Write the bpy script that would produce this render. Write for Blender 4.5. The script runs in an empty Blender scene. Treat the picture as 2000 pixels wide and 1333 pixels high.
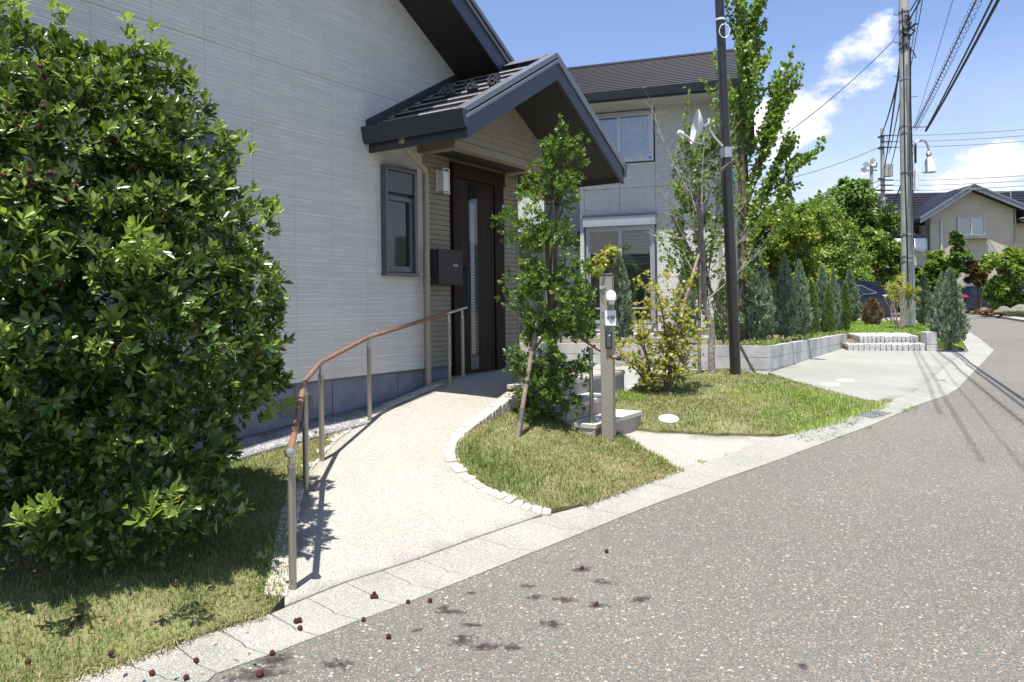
import bpy, bmesh, math, random
import numpy as np
from mathutils import Vector, Matrix
R = math.radians
random.seed(7)
rng = np.random.default_rng(7)
SC = bpy.context.scene
COL = SC.collection

# ------------------------------------------------------------ camera, sky, sun, exposure
FPX, ROLL, HY, CZ = 1500.0, 0.013, 600.0, 1.6      # measured from the photograph (2000 px wide)
cam_d = bpy.data.cameras.new('camera'); cam = bpy.data.objects.new('camera', cam_d); COL.objects.link(cam)
cam_d.sensor_width = 36; cam_d.lens = FPX / 2000 * 36
cam_d.shift_y = -(666.5 - HY) / 2000
cam_d.clip_start = 0.05; cam_d.clip_end = 9000
cam.matrix_world = Matrix.Translation((0, 0, CZ)) @ Matrix.Rotation(math.pi/2, 4, 'X') @ Matrix.Rotation(-ROLL, 4, 'Z')
SC.camera = cam
SC.view_settings.view_transform = 'Standard'; SC.view_settings.look = 'None'
SC.view_settings.exposure = 0.86; SC.view_settings.gamma = 1
SUN_EL = R(74.0); SUN_H = (-0.34, -0.94)           # horizontal direction towards the sun
sd = Vector((SUN_H[0]*math.cos(SUN_EL), SUN_H[1]*math.cos(SUN_EL), math.sin(SUN_EL)))
sl = bpy.data.lights.new('sun', 'SUN'); so = bpy.data.objects.new('sun', sl); COL.objects.link(so)
sl.energy = 4.9; sl.angle = R(0.53); sl.color = (1.0, 0.965, 0.91)
so.rotation_euler = sd.to_track_quat('Z', 'Y').to_euler(); so.location = (0, 0, 30)

W = bpy.data.worlds.new('World'); SC.world = W; W.use_nodes = True
def world():
    nt = W.node_tree; nt.nodes.clear(); N = nt.nodes.new; L = nt.links.new
    out = N('ShaderNodeOutputWorld'); bg = N('ShaderNodeBackground'); bg.inputs['Strength'].default_value = 0.066
    sky = N('ShaderNodeTexSky'); sky.sky_type = 'NISHITA'; sky.sun_disc = False
    sky.sun_elevation = SUN_EL; sky.sun_rotation = math.atan2(SUN_H[0], SUN_H[1]); sky.air_density = 1.0; sky.dust_density = 0.6; sky.ozone_density = 2.0
    tc = N('ShaderNodeTexCoord')
    sep = N('ShaderNodeSeparateXYZ'); L(tc.outputs['Generated'], sep.inputs[0])
    def math_(op, a, b=None, clamp=False):
        n = N('ShaderNodeMath'); n.operation = op; n.use_clamp = clamp
        for i, v in enumerate((a, b)):
            if v is None: continue
            if isinstance(v, (int, float)): n.inputs[i].default_value = v
            else: L(v, n.inputs[i])
        return n.outputs[0]
    # stretch the cloud field horizontally towards the horizon
    zz = math_('MULTIPLY', sep.outputs[2], 1.9)
    cmb = N('ShaderNodeCombineXYZ'); L(sep.outputs[0], cmb.inputs[0]); L(sep.outputs[1], cmb.inputs[1]); L(zz, cmb.inputs[2])
    n1 = N('ShaderNodeTexNoise'); n1.inputs['Scale'].default_value = 11.0; n1.inputs['Detail'].default_value = 10; n1.inputs['Roughness'].default_value = 0.60
    L(cmb.outputs[0], n1.inputs['Vector'])
    n2 = N('ShaderNodeTexNoise'); n2.inputs['Scale'].default_value = 3.2; n2.inputs['Detail'].default_value = 5; n2.inputs['Distortion'].default_value = 0.6
    L(cmb.outputs[0], n2.inputs['Vector'])
    # cumulus heads and banks: direction, radius, weight
    blobs = [((0.462, 1, 0.335), .040, .36), ((0.425, 1, 0.315), .026, .26), ((0.497, 1, 0.345), .030, .26), ((0.36, 1, 0.25), .055, .40), ((0.335, 1, 0.235), .04, .2), ((0.415, 1, 0.27), .04, .20), ((0.66, 1, 0.175), .05, .34), ((0.60, 1, 0.165), .05, .25),
             ((0.33, 1, 0.20), .06, .22), ((0.53, 1, 0.15), .10, .16), ((0.30, 1, 0.42), .14, -.25), ((0.60, 1, 0.33), .10, -.30), ((0.12, 1, 0.42), .2, -.25), ((0.40, 1, 0.40), .05, -.2), ((0.56, 1, 0.24), .05, -.12), ((-1.0, 0.3, 0.3), .30, .25), ((1.0, -0.2, 0.35), .3, .25), ((0.2, -1.0, 0.3), .3, .25), ((-0.6, -1, .2), .3, .25)]
    acc = None
    for d, r, w in blobs:
        v = Vector(d).normalized()
        dn = N('ShaderNodeVectorMath'); dn.operation = 'DISTANCE'; L(tc.outputs['Generated'], dn.inputs[0]); dn.inputs[1].default_value = v
        q = math_('DIVIDE', dn.outputs['Value'], r); q = math_('MULTIPLY', q, q); q = math_('MULTIPLY', q, -1.0); q = math_('EXPONENT', q); q = math_('MULTIPLY', q, w)
        acc = q if acc is None else math_('ADD', acc, q)
    f = math_('ADD', math_('ADD', math_('MULTIPLY', n1.outputs[0], 1.5), acc), math_('MULTIPLY', n2.outputs[0], .14))
    mr = N('ShaderNodeMapRange'); mr.interpolation_type = 'SMOOTHSTEP'; L(f, mr.inputs[0]); mr.inputs[1].default_value = 1.0; mr.inputs[2].default_value = 1.32
    # thin veil near the horizon
    hz = N('ShaderNodeMapRange'); L(sep.outputs[2], hz.inputs[0]); hz.inputs[1].default_value = 0.0; hz.inputs[2].default_value = .30; hz.inputs[3].default_value = .70; hz.inputs[4].default_value = 0.0
    veil = math_('MULTIPLY', hz.outputs[0], math_('ADD', math_('MULTIPLY', n2.outputs[0], 1.1), .25), True)
    cov = math_('MAXIMUM', mr.outputs[0], veil, True)
    mix = N('ShaderNodeMixRGB'); L(cov, mix.inputs[0])
    tint = N('ShaderNodeMixRGB'); tint.blend_type = 'MULTIPLY'; tint.inputs[0].default_value = 1; L(sky.outputs[0], tint.inputs[1]); tint.inputs[2].default_value = (1.56, 1.52, 1.72, 1)
    L(tint.outputs[0], mix.inputs[1])
    cr = N('ShaderNodeMapRange'); L(n1.outputs[0], cr.inputs[0]); cr.inputs[1].default_value = .3; cr.inputs[2].default_value = .7; cr.inputs[3].default_value = 7.5; cr.inputs[4].default_value = 11.0
    cc = N('ShaderNodeCombineXYZ'); L(cr.outputs[0], cc.inputs[0]); L(math_('MULTIPLY', cr.outputs[0], 1.01), cc.inputs[1]); L(math_('MULTIPLY', cr.outputs[0], 1.06), cc.inputs[2])
    L(cc.outputs[0], mix.inputs[2])
    L(mix.outputs[0], bg.inputs['Color']); L(bg.outputs[0], out.inputs[0])
world()

# ------------------------------------------------------------ measuring helpers (photo pixel -> point in the place)
cR, sR = math.cos(ROLL), math.sin(ROLL)
def ray(px, py):
    u, w = px - 1000, py - HY
    return (u*cR - w*sR)/FPX, -(u*sR + w*cR)/FPX          # X/Y and (Z-CZ)/Y
def at(px, py, Y):
    a, b = ray(px, py); return Vector((a*Y, Y, CZ + b*Y))
def onz(px, py, z):
    a, b = ray(px, py); Y = (z - CZ)/b; return Vector((a*Y, Y, z))
def gp(px, py, hf, Y0=8.0):
    a, b = ray(px, py); Y = Y0
    for _ in range(60):
        z = hf(a*Y, Y); Y = 0.5*Y + 0.5*max(2.0, min(80.0, (z - CZ)/b))
    return Vector((a*Y, Y, hf(a*Y, Y)))
def zr(y):                                               # height of the road
    y = np.asarray(y, float)
    r = np.where(y > 4.4, 1.15*(1 - np.exp(-(np.maximum(y, 4.4) - 4.4)/24)), 0.02*(y - 4.4))
    return float(r) if r.ndim == 0 else r
def zroad(x, y): return zr(y)

# ------------------------------------------------------------ mesh helpers
def link(o, parent=None):
    COL.objects.link(o)
    if parent is not None: o.parent = parent
    return o
def tag(o, label=None, cat=None, group=None, kind=None):
    if label: o['label'] = label
    if cat: o['category'] = cat
    if group: o['group'] = group
    if kind: o['kind'] = kind
    return o
def thing(name, label, cat, loc=(0, 0, 0), rz=0, group=None):
    o = bpy.data.objects.new(name, None); o.empty_display_size = .1; COL.objects.link(o)
    o.location = loc; o.rotation_euler = (0, 0, rz)
    return tag(o, label, cat, group)
def struct(o): o['kind'] = 'structure'; return o
def np_mesh(name, V, Fc, mat=None, smooth=False):
    me = bpy.data.meshes.new(name); V = np.asarray(V, np.float32); Fc = np.asarray(Fc, np.int32)
    n, k = Fc.shape
    me.vertices.add(len(V)); me.vertices.foreach_set('co', V.ravel())
    me.loops.add(n*k); me.loops.foreach_set('vertex_index', Fc.ravel())
    me.polygons.add(n); me.polygons.foreach_set('loop_start', np.arange(0, n*k, k, dtype=np.int32))
    try: me.polygons.foreach_set('loop_total', np.full(n, k, np.int32))
    except Exception: pass
    if mat: me.materials.append(mat)
    me.update(calc_edges=True)
    if smooth: me.shade_smooth()
    return me
class MB:
    def __init__(s): s.v = []; s.f = []
    def add(s, vs, fs):
        b = len(s.v); s.v += [tuple(v) for v in vs]; s.f += [tuple(i + b for i in f) for f in fs]; return s
    def box(s, x0, x1, y0, y1, z0, z1):
        return s.add([(x0,y0,z0),(x1,y0,z0),(x1,y1,z0),(x0,y1,z0),(x0,y0,z1),(x1,y0,z1),(x1,y1,z1),(x0,y1,z1)],
                     [(0,3,2,1),(4,5,6,7),(0,1,5,4),(1,2,6,5),(2,3,7,6),(3,0,4,7)])
    def hexa(s, lo, hi):      # two quads, bottom and top, same winding
        return s.add(list(lo) + list(hi), [(3,2,1,0),(4,5,6,7),(0,1,5,4),(1,2,6,5),(2,3,7,6),(3,0,4,7)])
    def prism(s, poly, vec):
        n = len(poly); vec = Vector(vec); a = [Vector(p) for p in poly]; b = [p + vec for p in a]
        return s.add(a + b, [tuple(range(n))[::-1], tuple(range(n, 2*n))] + [(i, (i+1) % n, n + (i+1) % n, n + i) for i in range(n)])
    def tube(s, pts, rad, n=8, cap=True):
        pts = [Vector(p) for p in pts]; m = len(pts)
        if not hasattr(rad, '__len__'): rad = [rad]*m
        ring = []; up = Vector((0, 0, 1)); prev = None
        for i, p in enumerate(pts):
            t = (pts[min(i+1, m-1)] - pts[max(i-1, 0)]).normalized()
            if prev is None:
                a = t.cross(up)
                if a.length < .1: a = t.cross(Vector((1, 0, 0)))
            else: a = prev - t*prev.dot(t)
            a.normalize(); prev = a; b = t.cross(a)
            ring.append([p + (a*math.cos(2*math.pi*k/n) + b*math.sin(2*math.pi*k/n))*rad[i] for k in range(n)])
        vs = [v for r in ring for v in r]; fs = []
        for i in range(m-1):
            for k in range(n):
                fs.append((i*n+k, i*n+(k+1) % n, (i+1)*n+(k+1) % n, (i+1)*n+k))
        if cap: fs += [tuple(range(n))[::-1], tuple(range((m-1)*n, m*n))]
        return s.add(vs, fs)
    def lathe(s, prof, c=(0, 0, 0), n=16, axis=None):
        c = Vector(c); q = Vector((0, 0, 1)).rotation_difference(Vector(axis)) if axis else None
        vs = []; m = len(prof)
        for r, z in prof:
            for k in range(n):
                p = Vector((r*math.cos(2*math.pi*k/n), r*math.sin(2*math.pi*k/n), z))
                if q: p = q @ p
                vs.append(c + p)
        fs = [(i*n+k, i*n+(k+1) % n, (i+1)*n+(k+1) % n, (i+1)*n+k) for i in range(m-1) for k in range(n)]
        fs += [tuple(range(n))[::-1], tuple(range((m-1)*n, m*n))]
        return s.add(vs, fs)
    def mesh(s, name, mat, smooth=True):
        me = bpy.data.meshes.new(name); me.from_pydata(s.v, [], s.f)
        if mat: me.materials.append(mat)
        bm = bmesh.new(); bm.from_mesh(me); bmesh.ops.recalc_face_normals(bm, faces=bm.faces); bm.to_mesh(me); bm.free()
        if smooth:
            me.shade_smooth()
            try: me.set_sharp_from_angle(angle=R(38))
            except Exception: pass
        return me
    def obj(s, name, mat, parent=None, bevel=0, smooth=True):
        o = link(bpy.data.objects.new(name, s.mesh(name, mat, smooth)), parent)
        if bevel:
            m = o.modifiers.new('bevel', 'BEVEL'); m.width = bevel; m.segments = 2; m.limit_method = 'ANGLE'; m.angle_limit = R(50)
        return o
def inst(name, me, parent=None, loc=(0, 0, 0), rot=None, mat=None, scale=None):
    o = bpy.data.objects.new(name, me); o.location = loc
    if rot is not None: o.rotation_euler = rot
    if scale is not None: o.scale = scale if hasattr(scale, '__len__') else (scale,)*3
    return link(o, parent)
def bx(name, mat, parent, x0, x1, y0, y1, z0, z1, bevel=0):
    return MB().box(x0, x1, y0, y1, z0, z1).obj(name, mat, parent, bevel)
def copy_tree(o, parent=None):
    c = o.copy(); COL.objects.link(c); c.parent = parent
    for ch in list(o.children): copy_tree(ch, c)
    return c
def patch(name, poly, hf, mat, step=.35, skirt=.25, parent=None):
    bm = bmesh.new(); vs = [bm.verts.new((p[0], p[1], 0)) for p in poly]; bm.faces.new(vs)
    xs = [p[0] for p in poly]; ys = [p[1] for p in poly]
    for ax, (lo, hi) in ((0, (min(xs), max(xs))), (1, (min(ys), max(ys)))):
        k = math.floor(lo/step) + 1
        while k*step < hi:
            co = [0, 0, 0]; no = [0, 0, 0]; co[ax] = k*step; no[ax] = 1
            bmesh.ops.bisect_plane(bm, geom=bm.verts[:] + bm.edges[:] + bm.faces[:], plane_co=co, plane_no=no, dist=1e-5)
            k += 1
    bmesh.ops.triangulate(bm, faces=bm.faces[:])
    bmesh.ops.recalc_face_normals(bm, faces=bm.faces)
    if sum(f.normal.z for f in bm.faces) < 0: bmesh.ops.reverse_faces(bm, faces=bm.faces)
    for v in bm.verts: v.co.z = hf(v.co.x, v.co.y)
    for f in bm.faces: f.smooth = True
    if skirt:
        ed = [e for e in bm.edges if e.is_boundary]
        r = bmesh.ops.extrude_edge_only(bm, edges=ed)
        for v in r['geom']:
            if isinstance(v, bmesh.types.BMVert): v.co.z -= skirt
        for f in r['geom']:
            if isinstance(f, bmesh.types.BMFace): f.smooth = False
    me = bpy.data.meshes.new(name); bm.to_mesh(me); bm.free(); me.materials.append(mat)
    return link(bpy.data.objects.new(name, me), parent)
def interp(pts, n):
    """n points evenly along a polyline"""
    P = [Vector(p) for p in pts]; d = [0]
    for a, b in zip(P, P[1:]): d.append(d[-1] + (b - a).length)
    out = []
    for i in range(n):
        s = d[-1]*i/(n-1); k = 0
        while k < len(P) - 2 and d[k+1] < s: k += 1
        out.append(P[k].lerp(P[k+1], (s - d[k])/max(1e-9, d[k+1]-d[k])))
    return out
def smoothline(pts, it=2):
    P = [Vector(p) for p in pts]
    for _ in range(it):
        Q = [P[0]]
        for a, b in zip(P, P[1:]): Q += [a.lerp(b, .25), a.lerp(b, .75)]
        Q.append(P[-1]); P = Q
    return P

# ------------------------------------------------------------ materials
def newmat(name):
    m = bpy.data.materials.new(name); m.use_nodes = True; nt = m.node_tree
    return m, nt, nt.nodes.new, nt.links.new, nt.nodes['Principled BSDF']
def mat(name, col, rough=.6, metal=0.0, var=.12, vs=4.0, bump=0.0, bs=60.0, spec=.5, stain=None, speck=None, coat=0):
    """base colour broken up by noise; bump is fine relief; stain=(colour, amount, scale); speck=[(colour, scale, cut)]"""
    m, nt, N, L, P = newmat(name)
    P.inputs['Roughness'].default_value = rough; P.inputs['Metallic'].default_value = metal
    P.inputs['Specular IOR Level'].default_value = spec
    if coat: P.inputs['Coat Weight'].default_value = coat; P.inputs['Coat Roughness'].default_value = .08
    tc = N('ShaderNodeTexCoord'); geo = tc.outputs['Object']
    n = N('ShaderNodeTexNoise'); n.inputs['Scale'].default_value = vs; n.inputs['Detail'].default_value = 6; L(geo, n.inputs['Vector'])
    r = N('ShaderNodeValToRGB'); L(n.outputs[0], r.inputs[0])
    r.color_ramp.elements[0].position = .3; r.color_ramp.elements[1].position = .7
    r.color_ramp.elements[0].color = tuple(c*(1-var) for c in col) + (1,); r.color_ramp.elements[1].color = tuple(min(1, c*(1+var)) for c in col) + (1,)
    cur = r.outputs[0]
    if stain:
        n3 = N('ShaderNodeTexNoise'); n3.inputs['Scale'].default_value = stain[2]; n3.inputs['Detail'].default_value = 8; n3.inputs['Roughness'].default_value = .65; L(geo, n3.inputs['Vector'])
        mr = N('ShaderNodeMapRange'); L(n3.outputs[0], mr.inputs[0]); mr.inputs[1].default_value = .48; mr.inputs[2].default_value = .68; mr.inputs[4].default_value = stain[1]
        mx = N('ShaderNodeMixRGB'); L(mr.outputs[0], mx.inputs[0]); L(cur, mx.inputs[1]); mx.inputs[2].default_value = stain[0] + (1,); cur = mx.outputs[0]
    for sp in (speck or []):
        vo = N('ShaderNodeTexVoronoi'); vo.inputs['Scale'].default_value = sp[1]; L(geo, vo.inputs['Vector'])
        # per-cell random choice and a chip shape within the cell
        sepc = N('ShaderNodeSeparateColor'); L(vo.outputs['Color'], sepc.inputs[0])
        a = N('ShaderNodeMath'); a.operation = 'LESS_THAN'; L(sepc.outputs[0], a.inputs[0]); a.inputs[1].default_value = sp[2]
        b = N('ShaderNodeMath'); b.operation = 'LESS_THAN'; L(vo.outputs['Distance'], b.inputs[0]); b.inputs[1].default_value = sp[3] if len(sp) > 3 else .4
        c = N('ShaderNodeMath'); c.operation = 'MULTIPLY'; L(a.outputs[0], c.inputs[0]); L(b.outputs[0], c.inputs[1])
        mx = N('ShaderNodeMixRGB'); L(c.outputs[0], mx.inputs[0]); L(cur, mx.inputs[1]); mx.inputs[2].default_value = sp[0] + (1,); cur = mx.outputs[0]
    L(cur, P.inputs['Base Color'])
    if bump:
        nb = N('ShaderNodeTexNoise'); nb.inputs['Scale'].default_value = bs; nb.inputs['Detail'].default_value = 4; L(geo, nb.inputs['Vector'])
        bp = N('ShaderNodeBump'); bp.inputs['Strength'].default_value = bump; bp.inputs['Distance'].default_value = .01; L(nb.outputs[0], bp.inputs['Height']); L(bp.outputs[0], P.inputs['Normal'])
    return m
def leafmat(name, cols, rough=.42, trans=.3, spec=.5):
    """foliage: colour differs from leaf to leaf; light passes through"""
    m, nt, N, L, P = newmat(name)
    P.inputs['Roughness'].default_value = rough; P.inputs['Specular IOR Level'].default_value = spec
    g = N('ShaderNodeNewGeometry'); r = N('ShaderNodeValToRGB'); L(g.outputs['Random Per Island'], r.inputs[0])
    e = r.color_ramp.elements
    while len(e) < len(cols): e.new(.5)
    for i, c in enumerate(cols): e[i].position = i/(len(cols)-1); e[i].color = tuple(c) + (1,)
    tr = N('ShaderNodeBsdfTranslucent'); mx = N('ShaderNodeMixShader'); mx.inputs[0].default_value = trans
    br = N('ShaderNodeMixRGB'); br.blend_type = 'MULTIPLY'; br.inputs[0].default_value = 1; L(r.outputs[0], br.inputs[1]); br.inputs[2].default_value = (1.5, 1.5, .7, 1)
    L(r.outputs[0], P.inputs['Base Color']); L(br.outputs[0], tr.inputs[0])
    out = nt.nodes['Material Output']; L(P.outputs[0], mx.inputs[1]); L(tr.outputs[0], mx.inputs[2]); L(mx.outputs[0], out.inputs[0])
    return m
def sidingmat(name, col, row, width, strength, thr=.02):
    """ceramic siding cast with fine horizontal ledges broken at random lengths; coordinates along the wall and up"""
    m, nt, N, L, P = newmat(name); P.inputs['Roughness'].default_value = .75; P.inputs['Specular IOR Level'].default_value = .3
    tc = N('ShaderNodeTexCoord'); sp = N('ShaderNodeSeparateXYZ'); L(tc.outputs['Object'], sp.inputs[0])
    cb = N('ShaderNodeCombineXYZ'); L(sp.outputs[0], cb.inputs[0]); L(sp.outputs[2], cb.inputs[1])
    hs = []
    for k, (rw, wd, off) in enumerate(((row, width, .37), (row*1.63, width*.6, .61))):
        b = N('ShaderNodeTexBrick'); L(cb.outputs[0], b.inputs['Vector']); b.inputs['Scale'].default_value = 1
        b.inputs['Brick Width'].default_value = wd; b.inputs['Row Height'].default_value = rw; b.inputs['Mortar Size'].default_value = rw*.10; b.inputs['Mortar Smooth'].default_value = .6
        b.offset = off; b.offset_frequency = 3; b.squash = .7 if k else 1.35; b.squash_frequency = 2
        b.inputs['Color1'].default_value = (.35,)*3 + (1,); b.inputs['Color2'].default_value = (1, 1, 1, 1); b.inputs['Mortar'].default_value = (0, 0, 0, 1)
        hs.append(b.outputs['Color'])
    mxh = N('ShaderNodeMixRGB'); mxh.inputs[0].default_value = .4; L(hs[0], mxh.inputs[1]); L(hs[1], mxh.inputs[2])
    n = N('ShaderNodeTexNoise'); n.inputs['Scale'].default_value = 1.3; n.inputs['Detail'].default_value = 6; L(cb.outputs[0], n.inputs['Vector'])
    r = N('ShaderNodeValToRGB'); L(n.outputs[0], r.inputs[0]); r.color_ramp.elements[0].position = .3; r.color_ramp.elements[1].position = .7
    r.color_ramp.elements[0].color = tuple(c*.95 for c in col) + (1,); r.color_ramp.elements[1].color = tuple(c*1.05 for c in col) + (1,)
    mm = N('ShaderNodeMixRGB'); mm.blend_type = 'MULTIPLY'; mm.inputs[0].default_value = .27; L(r.outputs[0], mm.inputs[1]); L(mxh.outputs[0], mm.inputs[2])
    L(mm.outputs[0], P.inputs['Base Color'])
    bp = N('ShaderNodeBump'); bp.inputs['Strength'].default_value = strength; bp.inputs['Distance'].default_value = .012; L(mxh.outputs[0], bp.inputs['Height']); L(bp.outputs[0], P.inputs['Normal'])
    return m
def glassmat(name, tint=(.03, .035, .04)):
    m, nt, N, L, P = newmat(name); P.inputs['Base Color'].default_value = tint + (1,); P.inputs['Roughness'].default_value = .03
    P.inputs['Specular IOR Level'].default_value = .6; P.inputs['Coat Weight'].default_value = .15; P.inputs['Coat Roughness'].default_value = .02
    return m
def clearglass(name):
    m, nt, N, L, P = newmat(name)
    g = N('ShaderNodeBsdfGlossy'); g.inputs['Roughness'].default_value = .02; t = N('ShaderNodeBsdfTransparent'); t.inputs[0].default_value = (.82, .88, .87, 1)
    fr = N('ShaderNodeFresnel'); fr.inputs[0].default_value = 1.6; mx = N('ShaderNodeMixShader')
    mr = N('ShaderNodeMath'); mr.operation = 'MULTIPLY_ADD'; L(fr.outputs[0], mr.inputs[0]); mr.inputs[1].default_value = 1.3; mr.inputs[2].default_value = .10
    L(mr.outputs[0], mx.inputs[0]); L(t.outputs[0], mx.inputs[1]); L(g.outputs[0], mx.inputs[2]); L(mx.outputs[0], nt.nodes['Material Output'].inputs[0])
    return m
m_asph = mat('asphalt', (.164, .154, .128), .88, var=.12, vs=.35, bump=.5, bs=260, spec=.35, stain=((.145, .138, .122), .4, 1.1),
    speck=[((.085, .083, .08), 150, .5, .55), ((.30, .28, .245), 95, .20, .42), ((.38, .36, .33), 62, .09, .34), ((.38, .20, .12), 48, .030, .36), ((.30, .20, .14), 80, .04, .40), ((.36, .34, .28), 34, .06, .33)])
m_kerb = mat('kerb_concrete', (.30, .292, .245), .85, var=.10, vs=3, bump=.5, bs=170, stain=((.17, .172, .14), .65, 1.1), speck=[((.17, .17, .155), 210, .38, .5), ((.48, .47, .43), 170, .3, .45)])
m_ramp = mat('washed_aggregate', (.365, .342, .29), .85, var=.06, vs=1.2, bump=.5, bs=230, stain=((.29, .26, .215), .6, .8), speck=[((.20, .175, .15), 230, .36, .5), ((.54, .51, .45), 200, .33, .45), ((.17, .15, .14), 150, .12, .5)])
m_drive = mat('drive_concrete', (.275, .275, .238), .8, var=.10, vs=.9, bump=.2, bs=90, stain=((.21, .215, .175), .65, .55))
m_cobble = mat('cream_stone', (.44, .41, .35), .8, var=.2, vs=9, bump=.8, bs=40, stain=((.33, .3, .25), .5, 9))
m_granite = mat('pale_granite', (.46, .45, .43), .8, var=.22, vs=14, bump=.9, bs=35, speck=[((.22, .21, .21), 90, .3, .45)])
m_soil = mat('soil', (.15, .12, .075), .95, var=.35, vs=6, bump=1, bs=40, stain=((.17, .15, .085), .7, 2))
m_soilg = mat('turf', (.13, .14, .05), .95, var=.4, vs=5, bump=1, bs=60, stain=((.27, .22, .12), .8, 2.2))
m_far = mat('far_ground', (.07, .09, .035), .95, var=.3, vs=.05)
m_gravel = mat('gravel', (.25, .245, .24), .9, var=.2, vs=9, bump=1, bs=50, speck=[((.18, .18, .19), 45, .4, .5), ((.55, .54, .52), 38, .3, .4)])
m_side = sidingmat('cream_ledge_siding', (.73, .70, .64), .024, .46, .62)
m_side2 = mat('beige_board_siding', (.265, .235, .175), .7, var=.07, vs=3, bump=.15, bs=120, spec=.3)
m_found = mat('foundation_render', (.20, .21, .255), .85, var=.14, vs=7, bump=.5, bs=70, stain=((.13, .14, .175), .6, 2.5))
m_tedge = mat('tile_glint_edge', (.26, .25, .26), .5)  # sun glint along the tile noses, painted as a lighter chamfer colour
m_roof = mat('roof_tile', (.016, .015, .020), .5, var=.25, vs=8, bump=.08, bs=90, spec=.2)
m_fascia = mat('fascia_metal', (.055, .060, .078), .42, .2, var=.05)
m_verge = mat('verge_metal', (.20, .205, .22), .35, .4, var=.05)
m_soffit = mat('soffit_brown', (.036, .030, .025), .7, var=.08)
m_gutter = mat('gutter_charcoal', (.045, .048, .052), .45, var=.06)
m_pipe = mat('downpipe_beige', (.33, .29, .215), .5, var=.06)
m_frame = mat('window_frame_grey', (.13, .13, .14), .4, .5, var=.05)
m_shut = mat('shutter_grey', (.12, .125, .135), .5, .2, var=.05)
m_glassd = glassmat('dark_glass', (.012, .018, .016))
m_door = mat('door_brown', (.026, .015, .009), .6, var=.25, vs=3, spec=.2)
m_doorf = mat('door_frame_brown', (.022, .010, .006), .6, var=.1, spec=.2)
m_black = mat('black_trim', (.012, .012, .013), .4, var=.1)
m_steel = mat('brushed_steel', (.50, .49, .46), .33, .85, var=.05)
m_post = mat('champagne_post', (.33, .30, .245), .38, .6, var=.05)
m_rail = mat('wood_resin_rail', (.23, .125, .075), .45, var=.18, vs=12)
m_white = mat('white_plastic', (.78, .79, .80), .35, var=.03)
m_chrome = mat('chrome', (.7, .7, .7), .15, 1, var=.02)
m_stepc = mat('step_tile', (.46, .43, .38), .8, var=.09, vs=5, bump=.3, bs=90, stain=((.33, .31, .27), .4, 4))
m_stepr = mat('riser_tile', (.33, .29, .235), .85, var=.14, vs=8, bump=1, bs=60)
m_namep = mat('post_stone_grey', (.30, .275, .225), .55, .25, var=.06)
m_timber = mat('weathered_timber', (.20, .155, .115), .85, var=.3, vs=10, bump=.6, bs=50)
m_bark = mat('bark', (.12, .085, .062), .9, var=.35, vs=10, bump=1, bs=35)
m_barkg = mat('grey_bark', (.25, .225, .19), .9, var=.4, vs=14, bump=1, bs=30)
m_twig = mat('bare_twig', (.26, .20, .17), .85, var=.2)
m_pole = mat('black_pole', (.022, .018, .017), .35, var=.25, vs=5, coat=.2)
m_conc = mat('pole_concrete', (.36, .36, .32), .85, var=.16, vs=2.5, bump=.3, bs=40, stain=((.20, .21, .2), .7, 1.3))
m_wire = mat('cable_black', (.02, .018, .025), .6)
m_wireg = mat('cable_grey', (.16, .16, .17), .6)
m_dish = mat('dish_white', (.62, .63, .64), .4)
m_nwall = sidingmat('stone_face_siding', (.62, .61, .57), .055, .16, .9)
m_nwall2 = mat('grey_panel_siding', (.42, .43, .42), .8, var=.05, bump=.4, bs=25)
m_nframe = mat('alu_frame', (.42, .43, .46), .35, .5, var=.04)
m_curt = mat('curtain', (.42, .45, .45), .9, var=.15, vs=9)
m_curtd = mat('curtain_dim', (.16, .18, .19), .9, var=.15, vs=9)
m_blind = mat('blind_white', (.62, .68, .66), .8, var=.06)
m_cglass = clearglass('window_glass')
m_room = mat('room_dark', (.05, .055, .06), .9)
m_block = mat('retaining_block', (.44, .43, .415), .85, var=.12, vs=4, bump=.3, bs=70, stain=((.22, .22, .21), .55, 2.2))
m_bluec = mat('faded_blue_lid', (.42, .52, .62), .6)
m_iron = mat('cast_iron', (.11, .11, .11), .6, .4)
m_fruit = mat('dark_red_fruit', (.075, .007, .010), .5, var=.5, vs=60, bump=1, bs=250)
m_car = mat('car_navy', (.003, .0035, .009), .22, .0, coat=.25, var=.02)
m_tyre = mat('tyre', (.018, .018, .018), .85)
m_rim = mat('alloy', (.55, .56, .58), .3, .8)
m_tail = mat('tail_lamp', (.42, .012, .02), .15, coat=1)
m_clear = mat('lamp_clear', (.62, .60, .60), .12, coat=1)
m_hwall = sidingmat('tan_siding', (.55, .49, .39), .06, .4, .4)
m_rrock = mat('mossy_rock', (.16, .16, .11), .9, var=.4, vs=4, bump=1, bs=14, stain=((.08, .11, .04), .8, 3))
m_hill = mat('wooded_hill', (.045, .075, .055), .95, var=.3, vs=.02)
L_bay = leafmat('bayberry_leaf', [(.028, .052, .011), (.058, .10, .018), (.115, .17, .032), (.27, .33, .07)], .31, .27, .9)
L_baynew = leafmat('bayberry_new_leaf', [(.15, .23, .045), (.26, .34, .075)], .38, .4)
L_tern = leafmat('glossy_green_leaf', [(.05, .10, .02), (.10, .18, .03), (.17, .26, .05)], .38, .34, .5)
L_yel = leafmat('yellow_green_leaf', [(.16, .24, .04), (.30, .35, .05), (.42, .40, .07), (.30, .19, .07)], .5, .38)
L_kats = leafmat('round_green_leaf', [(.095, .18, .025), (.16, .26, .038), (.25, .31, .05)], .45, .38)
L_blue = leafmat('blue_juniper', [(.075, .12, .065), (.165, .24, .14), (.34, .42, .29)], .7, .12)
L_thuja = leafmat('green_thuja', [(.05, .10, .018), (.10, .18, .026), (.17, .26, .035)], .65, .16)
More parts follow.
